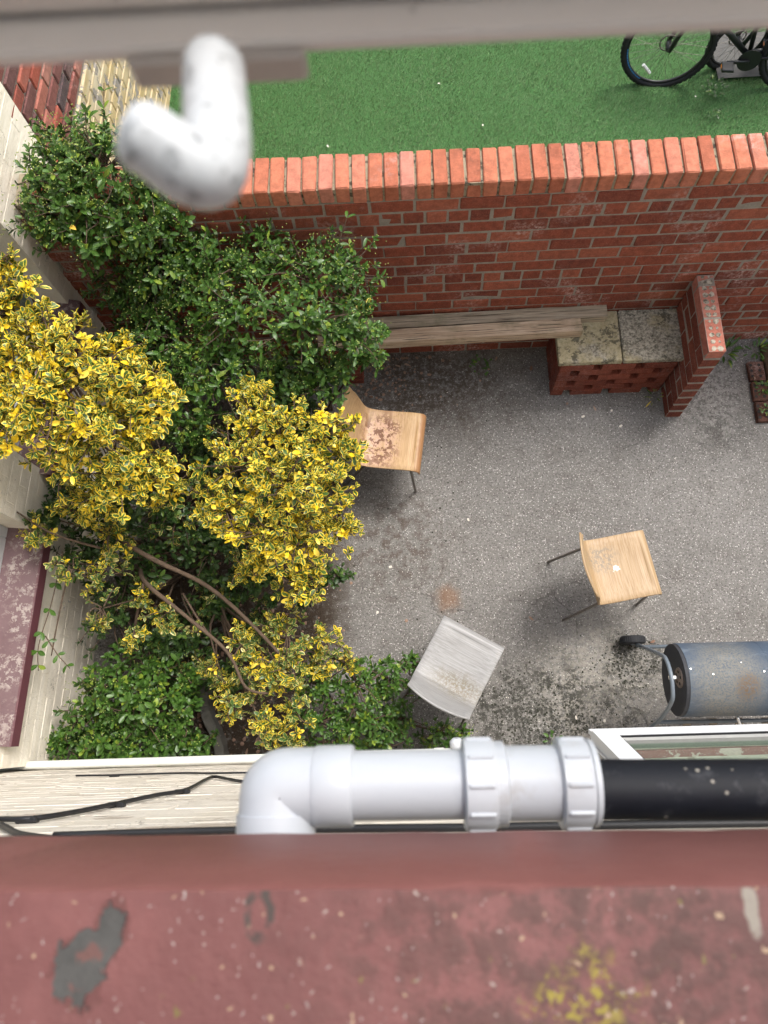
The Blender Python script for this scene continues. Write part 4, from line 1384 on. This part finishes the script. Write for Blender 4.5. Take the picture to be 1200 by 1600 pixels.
yellow_left = [(-1.91, 1.93, 1.75, .16), (-1.65, 1.68, 1.75, .2), (-1.89, 1.62, 1.75, .2), (-1.5, 1.62, 1.65, .2), (-1.68, 1.47, 1.7, .22), (-1.35, 1.56, 1.55, .18), (-1.85, 1.38, 1.7, .16), (-1.5, 1.38, 1.6, .22), (-1.3, 1.47, 1.45, .17), (-1.48, 1.23, 1.4, .2), (-1.29, 1.25, 1.35, .17), (-1.25, 1.67, 1.4, .1), (-1.69, 1.3, 1.45, .16), (-1.88, 2.12, 1.85, .07), (-1.79, 2.01, 1.85, .06), (-1.43, 1.86, 1.5, .08), (-1.76, 1.82, 1.75, .12), (-1.25, 1.18, 1.2, .1), (-1.65, 1.13, 1.2, .12)]
yellow_c = [(-.8, 1.67, 1.35, .1), (-.81, 1.53, 1.35, .13), (-.67, 1.41, 1.3, .17), (-.48, 1.43, 1.3, .16), (-.37, 1.36, 1.25, .12), (-.86, 1.27, 1.3, .2), (-.64, 1.16, 1.3, .22), (-.42, 1.17, 1.25, .17), (-.98, 1.1, 1.2, .17), (-.75, .96, 1.2, .2), (-.56, .92, 1.1, .17), (-.4, 1.01, 1.1, .13), (-.61, .73, 1.0, .14), (-.84, .83, 1.05, .12), (-.32, 1.4, 1.1, .08)]
sprig_a = [(-1.84, .84, 1.0, .09), (-1.71, .81, .95, .1), (-1.9, .86, 1.05, .06), (-1.64, .95, .95, .1), (-1.7, .64, .9, .1), (-1.55, .48, .8, .08), (-1.38, .61, .85, .1), (-1.34, .54, .85, .06), (-1.2, .52, .8, .07), (-2.0, 1.03, 1.1, .1), (-1.8, 1.13, 1.1, .12), (-1.66, 1.04, 1.0, .1), (-1.5, .72, .8, .08)]
sprig_b = [(-.71, .5, .8, .14), (-.51, .47, .7, .12), (-.95, .47, .8, .1), (-.75, .3, .75, .15), (-.92, .27, .75, .12), (-1.0, .14, .7, .1), (-.86, .03, .7, .1), (-.68, .1, .7, .1), (-.77, -.03, .6, .1), (-.56, .34, .6, .1), (-.42, .35, .6, .08), (-1.15, .34, .7, .08), (-1.07, .24, .7, .07), (-.71, -.09, .55, .08)]
green_bl = [(-1.74, .3, .55, .17), (-1.54, .33, .5, .16), (-1.86, .12, .5, .15), (-1.58, .12, .55, .18), (-1.38, .11, .5, .15), (-2.04, -.07, .4, .12), (-1.75, -.07, .45, .16), (-1.51, -.08, .4, .15), (-1.3, -.1, .35, .12), (-1.33, .29, .45, .1), (-2.1, -.02, .4, .08)]
green_bc = [(-.57, .24, .5, .16), (-.36, .24, .5, .16), (-.58, .03, .45, .18), (-.32, .03, .45, .17), (-.18, .27, .4, .14), (-.06, .35, .35, .08), (-.15, .06, .3, .15), (.07, -.05, .2, .1), (-.48, -.08, .4, .15), (-.23, -.1, .3, .14), (.23, -.07, .15, .08)]
under = [(-1.77, 1.24, .7, .25), (-1.42, 1.26, .6, .25), (-1.9, 1.02, .7, .18), (-1.24, 1.04, .5, .25), (-1.56, .99, .6, .22), (-.99, .9, .4, .2), (-1.8, .67, .5, .2), (-1.54, .52, .45, .18), (-.69, .79, .3, .1), (-1.95, 1.31, .9, .15), (-2.0, 1.13, 1.0, .1), (-.67, 1.69, .5, .2), (-1.25, 1.67, .6, .22), (-.5, .87, .5, .1), (-.98, 1.4, .5, .3), (-.8, 2.04, .5, .2), (-1.4, .55, .3, .18), (-1.2, .3, .2, .13), (-1.42, .3, .28, .15), (-1.0, .6, .25, .13), (-1.2, .75, .35, .15)]

shrub('evergreen_shrub', 'loose dark green shrub reaching over the brick coping at upper left', 'shrub', green_back, 'leaf_green', 420, .052, .022, [(-1.6, 2.4, 0)], 4, .15, 60, 'green shrubs', .85, .3, .6, 11)
shrub('evergreen_shrub', 'big glossy green shrub against the brick wall behind the stained chair', 'shrub', green_mid, 'leaf_green', 1300, .052, .022, [(-1.0, 2.2, 0), (-.6, 2.15, 0)], 4, .3, 70, 'green shrubs', .85, .3, .45, 12)
shrub('variegated_shrub', 'bright yellow variegated shrub against the left wall and window', 'shrub', yellow_left, 'leaf_yellow', 840, .048, .023, [(-1.75, 1.5, 0)], 4, .3, 80, 'yellow variegated shrubs', .8, .35, 0, 13, mt2='leaf_gold', frac2=.10)
shrub('variegated_shrub', 'rounded yellow variegated shrub overhanging the stained chair', 'shrub', yellow_c, 'leaf_yellow', 720, .043, .022, [(-.85, 1.2, 0)], 4, .3, 80, 'yellow variegated shrubs', .8, .35, 0, 14, mt2='leaf_gold', frac2=.06)
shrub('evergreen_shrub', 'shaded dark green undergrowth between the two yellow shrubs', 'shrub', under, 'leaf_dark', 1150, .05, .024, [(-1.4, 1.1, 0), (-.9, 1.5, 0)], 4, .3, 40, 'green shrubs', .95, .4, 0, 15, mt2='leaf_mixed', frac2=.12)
sa = shrub('variegated_shrub', 'sparse variegated sprigs on bare branches beside the maroon sill', 'shrub', sprig_a, 'leaf_mixed', 150, .042, .021, [(-1.6, 1.0, 0)], 4, .15, 60, 'yellow variegated shrubs', .85, .4, 0, 16, mt2='leaf_yellow', frac2=.45)
sb = shrub('variegated_shrub', 'low variegated sprigs on arching brown branches above the white elbow', 'shrub', sprig_b, 'leaf_mixed', 300, .040, .019, [(-1.2, .75, .3)], 4, .15, 70, 'yellow variegated shrubs', .85, .4, 0, 17, mt2='leaf_yellow', frac2=.45)
shrub('evergreen_shrub', 'low bright green shrub in the corner between both cream walls', 'shrub', green_bl, 'leaf_green', 430, .054, .026, [(-1.6, .1, 0)], 4, .25, 60, 'green shrubs', .95, .4, .2, 18)
shrub('evergreen_shrub', 'low green shrub between the white pipe and the bleached chair', 'shrub', green_bc, 'leaf_green', 380, .046, .019, [(-.4, .05, 0)], 4, .25, 60, 'green shrubs', .9, .35, .1, 19)
def branch(parent, pts, r0, r1, mt='bark'):
    P_ = smooth_path(pts, 6)
    o = MB().tube(P_, [r0 + (r1 - r0) * j / (len(P_) - 1) + random.uniform(-.0008, .0008) for j in range(len(P_))], 9).build('branch', mt, parent, True)
branch(sb, [(-1.78, 1.12, .55), (-1.63, 1.014, .9), (-1.405, .881, .95), (-1.128, .742, .92), (-.886, .534, .88), (-.707, .334, .78)], .017, .008)
branch(sb, [(-1.72, 1.02, .4), (-1.499, .792, .86), (-1.271, .609, .9), (-1.02, .40, .88), (-.92, .216, .84), (-.808, .183, .78)], .014, .006)
branch(sb, [(-1.32, .74, .75), (-1.16, .52, .78), (-.99, .374, .78)], .007, .004)
branch(sb, [(-1.1, .45, .8), (-1.12, .35, .7), (-1.15, .25, .55)], .005, .003)
branch(sa, [(-1.5, .78, .86), (-1.593, .576, .7), (-1.744, .367, .3)], .010, .008)
branch(sa, [(-2.1, 1.12, 1.15), (-1.9, 1.0, 1.13), (-1.7, .95, 1.0)], .005, .007)
branch(sa, [(-1.86, .86, 1.0), (-1.93, .58, .92), (-1.98, .40, .85)], .005, .003)
# small trailing shoots with a few leaves
def shoot(parent, pts, mt, n_, length, width, seed):
    rnd = np.random.default_rng(seed)
    P_ = smooth_path(pts, 6)
    MB().tube(P_, [.0035 - .0015 * j / (len(P_) - 1) for j in range(len(P_))], 6).build('shoot', 'bark', parent, True)
    for i in range(n_):
        p = P_[int((i + .6) / n_ * (len(P_) - 1))]
        for s_ in (-1, 1):
            v_, at, f_ = leaf_template(length * rnd.uniform(.8, 1.1), width, .3, .2)
            me = np_mesh('leaf', v_, np.column_stack([at, np.full(len(at), rnd.random())]), f_, mt)
            o = bpy.data.objects.new('leaf', me); COL.objects.link(o); o.parent = parent
            dirv = (P_[-1] - P_[0]).normalized()
            az = math.atan2(dirv.y, dirv.x) - math.pi / 2 + s_ * (1.0 + rnd.normal(0, .2))
            o.location = p; o.rotation_euler = (rnd.normal(.1, .25), rnd.normal(0, .25), az)
shoot(sa, [(-1.93, .95, .95), (-1.97, .68, .93), (-2.03, .45, .9), (-2.04, .32, .85)], 'leaf_green', 6, .05, .028, 3)
shoot(sa, [(-2.0, .5, .9), (-1.93, .40, .88), (-1.87, .33, .85)], 'leaf_green', 3, .045, .022, 4)
gm = [o_ for o_ in S.objects if o_.get('label', '').startswith('big glossy')][0]
shoot(gm, [(-.42, 2.3, 1.35), (-.36, 2.42, 1.5), (-.30, 2.5, 1.62)], 'leaf_green', 5, .055, .02, 5)
shoot(gm, [(-.38, 2.35, 1.3), (-.28, 2.40, 1.42), (-.22, 2.42, 1.48)], 'leaf_green', 3, .055, .02, 6)
shoot(gm, [(-.42, 2.25, 1.25), (-.3, 2.22, 1.2), (-.23, 2.24, 1.22)], 'leaf_yellow', 5, .045, .02, 7)
shoot(gm, [(-.3, 2.05, 1.0), (-.22, 2.1, .95), (-.15, 2.1, .9)], 'leaf_green', 4, .055, .022, 8)
gb = [o_ for o_ in S.objects if o_.get('label', '').startswith('loose dark')][0]
shoot(gb, [(-1.5, 2.75, 1.85), (-1.46, 2.88, 1.95), (-1.44, 3.0, 2.02)], 'leaf_green', 4, .055, .02, 9)
shoot(gb, [(-1.75, 2.45, 1.6), (-1.9, 2.42, 1.55), (-1.97, 2.45, 1.55)], 'leaf_green', 4, .05, .02, 10)

# weeds
def weed(label, loc, n_, r, mt='leaf_green', length=.05, width=.02):
    root = thing('weed', label, 'weed', loc, 0, 'weeds in the paving')
    rnd = np.random.default_rng(int(abs(loc[0] * 100)))
    V, A, F = [], [], []; k = 0
    for i in range(n_):
        v_, at, f_ = leaf_template(length * rnd.uniform(.6, 1.3), width * rnd.uniform(.7, 1.2), .3, .4)
        az = rnd.uniform(0, 6.28); rr = r * math.sqrt(rnd.random()) * .7
        mx = np.array(Matrix.Rotation(az, 3, 'Z') @ Matrix.Rotation(rnd.uniform(.1, 1.1), 3, 'X'))
        W = v_ @ mx.T + np.array([rr * math.cos(az + 1.57), rr * math.sin(az + 1.57), .01 + rnd.uniform(0, .03)])
        V.append(W); A.append(np.column_stack([at, np.full(len(at), rnd.random())])); F += [tuple(j + k for j in q_) for q_ in f_]; k += len(W)
    o = bpy.data.objects.new('leaves', np_mesh('leaves', np.concatenate(V), np.concatenate(A), F, mt)); COL.objects.link(o); o.parent = root
    return root
weed('leafy green weed at the wall foot beside the brick arm', (2.2, 2.5, .0), 34, .12, length=.07, width=.016)
weed('small round-leaved weed under the planks at the wall foot', (.5, 2.47, 0), 26, .10, length=.022, width=.02)
weed('straggly weed at the far corner of the weedy bed', (2.42, 2.5, .0), 22, .09, length=.05, width=.015)
weed('low weed growing over the holed edging bricks', (2.41, 2.2, .03), 34, .07, length=.025, width=.014)
weed('tiny weed tuft on the nearest edging brick', (2.40, 2.04, .03), 24, .05, length=.02, width=.012)
weed('weed sprouting from the lawn below the bicycle pedal', (2.45, 4.80, .03), 34, .12, 'leaf_dark', .028, .02)
weed('small weed on the lawn nearer the wall than the bicycle', (2.42, 4.55, .03), 14, .06, 'leaf_dark', .022, .016)
weed('pale dry weed at the foot of the honeycomb bench front', (1.68, 2.17, 0), 12, .06, 'leaf_mixed', .05, .01)
weed('sparse green weed on the patio beside the lower window sill', (.80, -.09, 0), 16, .06, 'leaf_green', .03, .018)

# concrete edging in the corner bed
P_ = smooth_path([(-1.38, .34, 0), (-1.355, .2, 0), (-1.33, .08, 0), (-1.265, -.04, 0), (-1.235, -.15, 0)], 6)
v_, f_ = [], []
for i, p in enumerate(P_):
    d_ = (P_[min(i + 1, len(P_) - 1)] - P_[max(i - 1, 0)]).normalized(); n_ = Vector((d_.y, -d_.x, 0))
    for a_, z_ in ((-.028, 0), (-.03, .118), (-.024, .125), (.024, .125), (.03, .118), (.028, 0)):
        v_.append(p + n_ * (a_ + random.uniform(-.003, .003)) + Vector((0, 0, z_ + random.uniform(-.003, .003))))
f_ = [(i * 6 + j, i * 6 + j + 1, i * 6 + j + 7, i * 6 + j + 6) for i in range(len(P_) - 1) for j in range(5)] + [(0, 1, 2, 3, 4, 5), tuple((len(P_) - 1) * 6 + j for j in range(5, -1, -1))]
o = link('concrete_edging', fixn(mesh('concrete_edging', v_, f_)), 'kerb')
tag(o, 'short dark concrete edging piece beside the low corner shrub', 'edging')

# fallen leaves and chips
def flat_leaf():
    v_, at, f_ = leaf_template(random.uniform(.028, .05), random.uniform(.014, .024), random.uniform(.2, .8), random.uniform(-.4, .3))
    return v_, f_
LM = []
for i in range(6):
    v_, f_ = flat_leaf()
    me = mesh('fallen_leaf', v_, f_, True); me.materials.append(M['dead_leaf']); LM.append(me)
lp_ = [(-.42, 2.22), (-.36, 2.16), (-.33, 2.26), (-.45, 2.15), (-.30, 2.30), (-.38, 2.08), (-.25, 2.32), (-.5, 2.28), (-.1, 2.50), (0.02, 2.49), (.62, 2.50), (.85, 2.48), (-.2, 2.47),
       (1.07, 2.16), (1.25, 2.12), (-.95, .66), (-.93, .72), (-.98, .6), (-.9, .62), (-1.0, .72), (-.92, .56), (-1.02, .66), (-.88, .7),
       (-1.05, .02), (-1.1, -.03), (-1.02, -.06), (-1.12, .05), (-1.0, .0), (-1.08, -.1), (-1.3, .18), (-1.4, .2), (-1.45, .08), (.76, .66), (1.43, .47), (2.02, 2.45), (2.38, 2.3), (-.55, 2.2), (-.62, 2.3)]
for x, y in lp_:
    o = bpy.data.objects.new('fallen_leaf', random.choice(LM)); COL.objects.link(o)
    o.location = (x + random.uniform(-.03, .03), y + random.uniform(-.03, .03), .006 + (.035 if x > 2.3 else 0))
    o.rotation_euler = (random.uniform(-.3, .3), random.uniform(-.3, .3), random.uniform(0, 6.28))
    tag(o, 'dry brown fallen leaf lying on the ground', 'leaf', 'fallen leaves on the ground')
yl = bpy.data.objects.new('yellow_leaf', mesh('yellow_leaf', *leaf_template(.055, .026)[::2], True)); COL.objects.link(yl)
t = NT('fading leaf'); M['fade'] = t.done(t.mix(t.noise(40), (.62, .40, .05), (.75, .52, .09)), .5)
yl.data.materials.append(M['fade']); yl.location = (-1.62, 2.36, 1.78); yl.rotation_euler = (0, .1, .9)
tag(yl, 'single yellow leaf caught on the dark green shrub at upper left', 'leaf')
PT = []
for i in range(3):
    v_, at_, f_ = leaf_template(random.uniform(.018, .028), .014, .3, .2)
    me = mesh('fallen_petal', v_, f_, True); me.materials.append(M['stone_white']); PT.append(me)
for x, y in [(-.62, 4.45), (-.42, 3.15), (.62, 4.55), (.15, 3.9), (1.2, 3.75), (1.05, 3.45), (1.35, 3.2), (2.3, 4.72), (.3, 5.0), (-.8, 3.6)]:
    o = bpy.data.objects.new('fallen_petal', random.choice(PT)); COL.objects.link(o)
    o.location = (x, y, .05); o.rotation_euler = (0, 0, random.uniform(0, 6.28))
    tag(o, 'tiny pale petal lying on the artificial lawn', 'petal', 'petals on the lawn')
CH = []
for i in range(4):
    v_, f_ = cbox((-.012, -.008, 0), (.012, .008, .008), .004, .003)
    me = fixn(mesh('stone_chip', v_, f_)); me.materials.append(M['stone_white']); CH.append(me)
for x, y in [(-.18, 1.02), (-.27, .72), (1.43, 1.97), (1.18, 2.05), (.95, .04), (1.38, 2.09), (-.62, .55), (.35, 1.33), (1.12, .02), (2.08, 2.42), (1.99, 2.3)]:
    o = bpy.data.objects.new('stone_chip', random.choice(CH)); COL.objects.link(o)
    o.location = (x, y, .001); o.rotation_euler = (0, 0, random.uniform(0, 6)); s_ = random.uniform(.6, 1.1); o.scale = (s_,) * 3
    tag(o, 'small white stone chip lying on the patio', 'stone', 'white chips on the patio')
# gritty surface: loose grit and black moss crust
def scatter(name, mt, n_, fn, s0, s1, hz, parent=None):
    mb = MB()
    for _ in range(n_):
        x, y = fn()
        r_ = random.uniform(s0, s1)
        k = 6; h = r_ * hz
        ring = [(x + r_ * random.uniform(.6, 1.2) * math.cos(2 * math.pi * i / k), y + r_ * random.uniform(.6, 1.2) * math.sin(2 * math.pi * i / k), 0) for i in range(k)]
        mb.add(ring + [(x + random.uniform(-.3, .3) * r_, y + random.uniform(-.3, .3) * r_, h)], [(i, (i + 1) % k, k) for i in range(k)])
    o = mb.build(name, mt, parent)
    stuff(o)
    return o
def mossy():
    if random.random() < .62:
        return random.gauss(.72, .27), min(.6, max(-.13, random.gauss(.05, .15)))
    if random.random() < .75:
        return random.gauss(1.33, .14), random.gauss(.38, .1)
    return random.gauss(.1, .35), random.gauss(1.4, .4)
o = scatter('moss', 'moss', 900, mossy, .002, .008, .5)
o['label'] = 'black moss crust speckling the patio near the house'; o['category'] = 'moss'
o = scatter('grit', 'stone_white', 700, lambda: (random.uniform(-.6, 2.4), random.uniform(0, 2.3)), .0015, .0036, .6)
o['label'] = 'fine pale grit scattered over the patio'; o['category'] = 'grit'
o = scatter('leaf_litter', 'dead_leaf', 500, lambda: (random.gauss(-1.2, .35), random.gauss(.4, .5)) if random.random() < .7 else (random.gauss(-.3, .25), min(2.56, random.gauss(2.4, .12))), .006, .016, .35)
o['label'] = 'brown leaf litter under the shrubs'; o['category'] = 'litter'
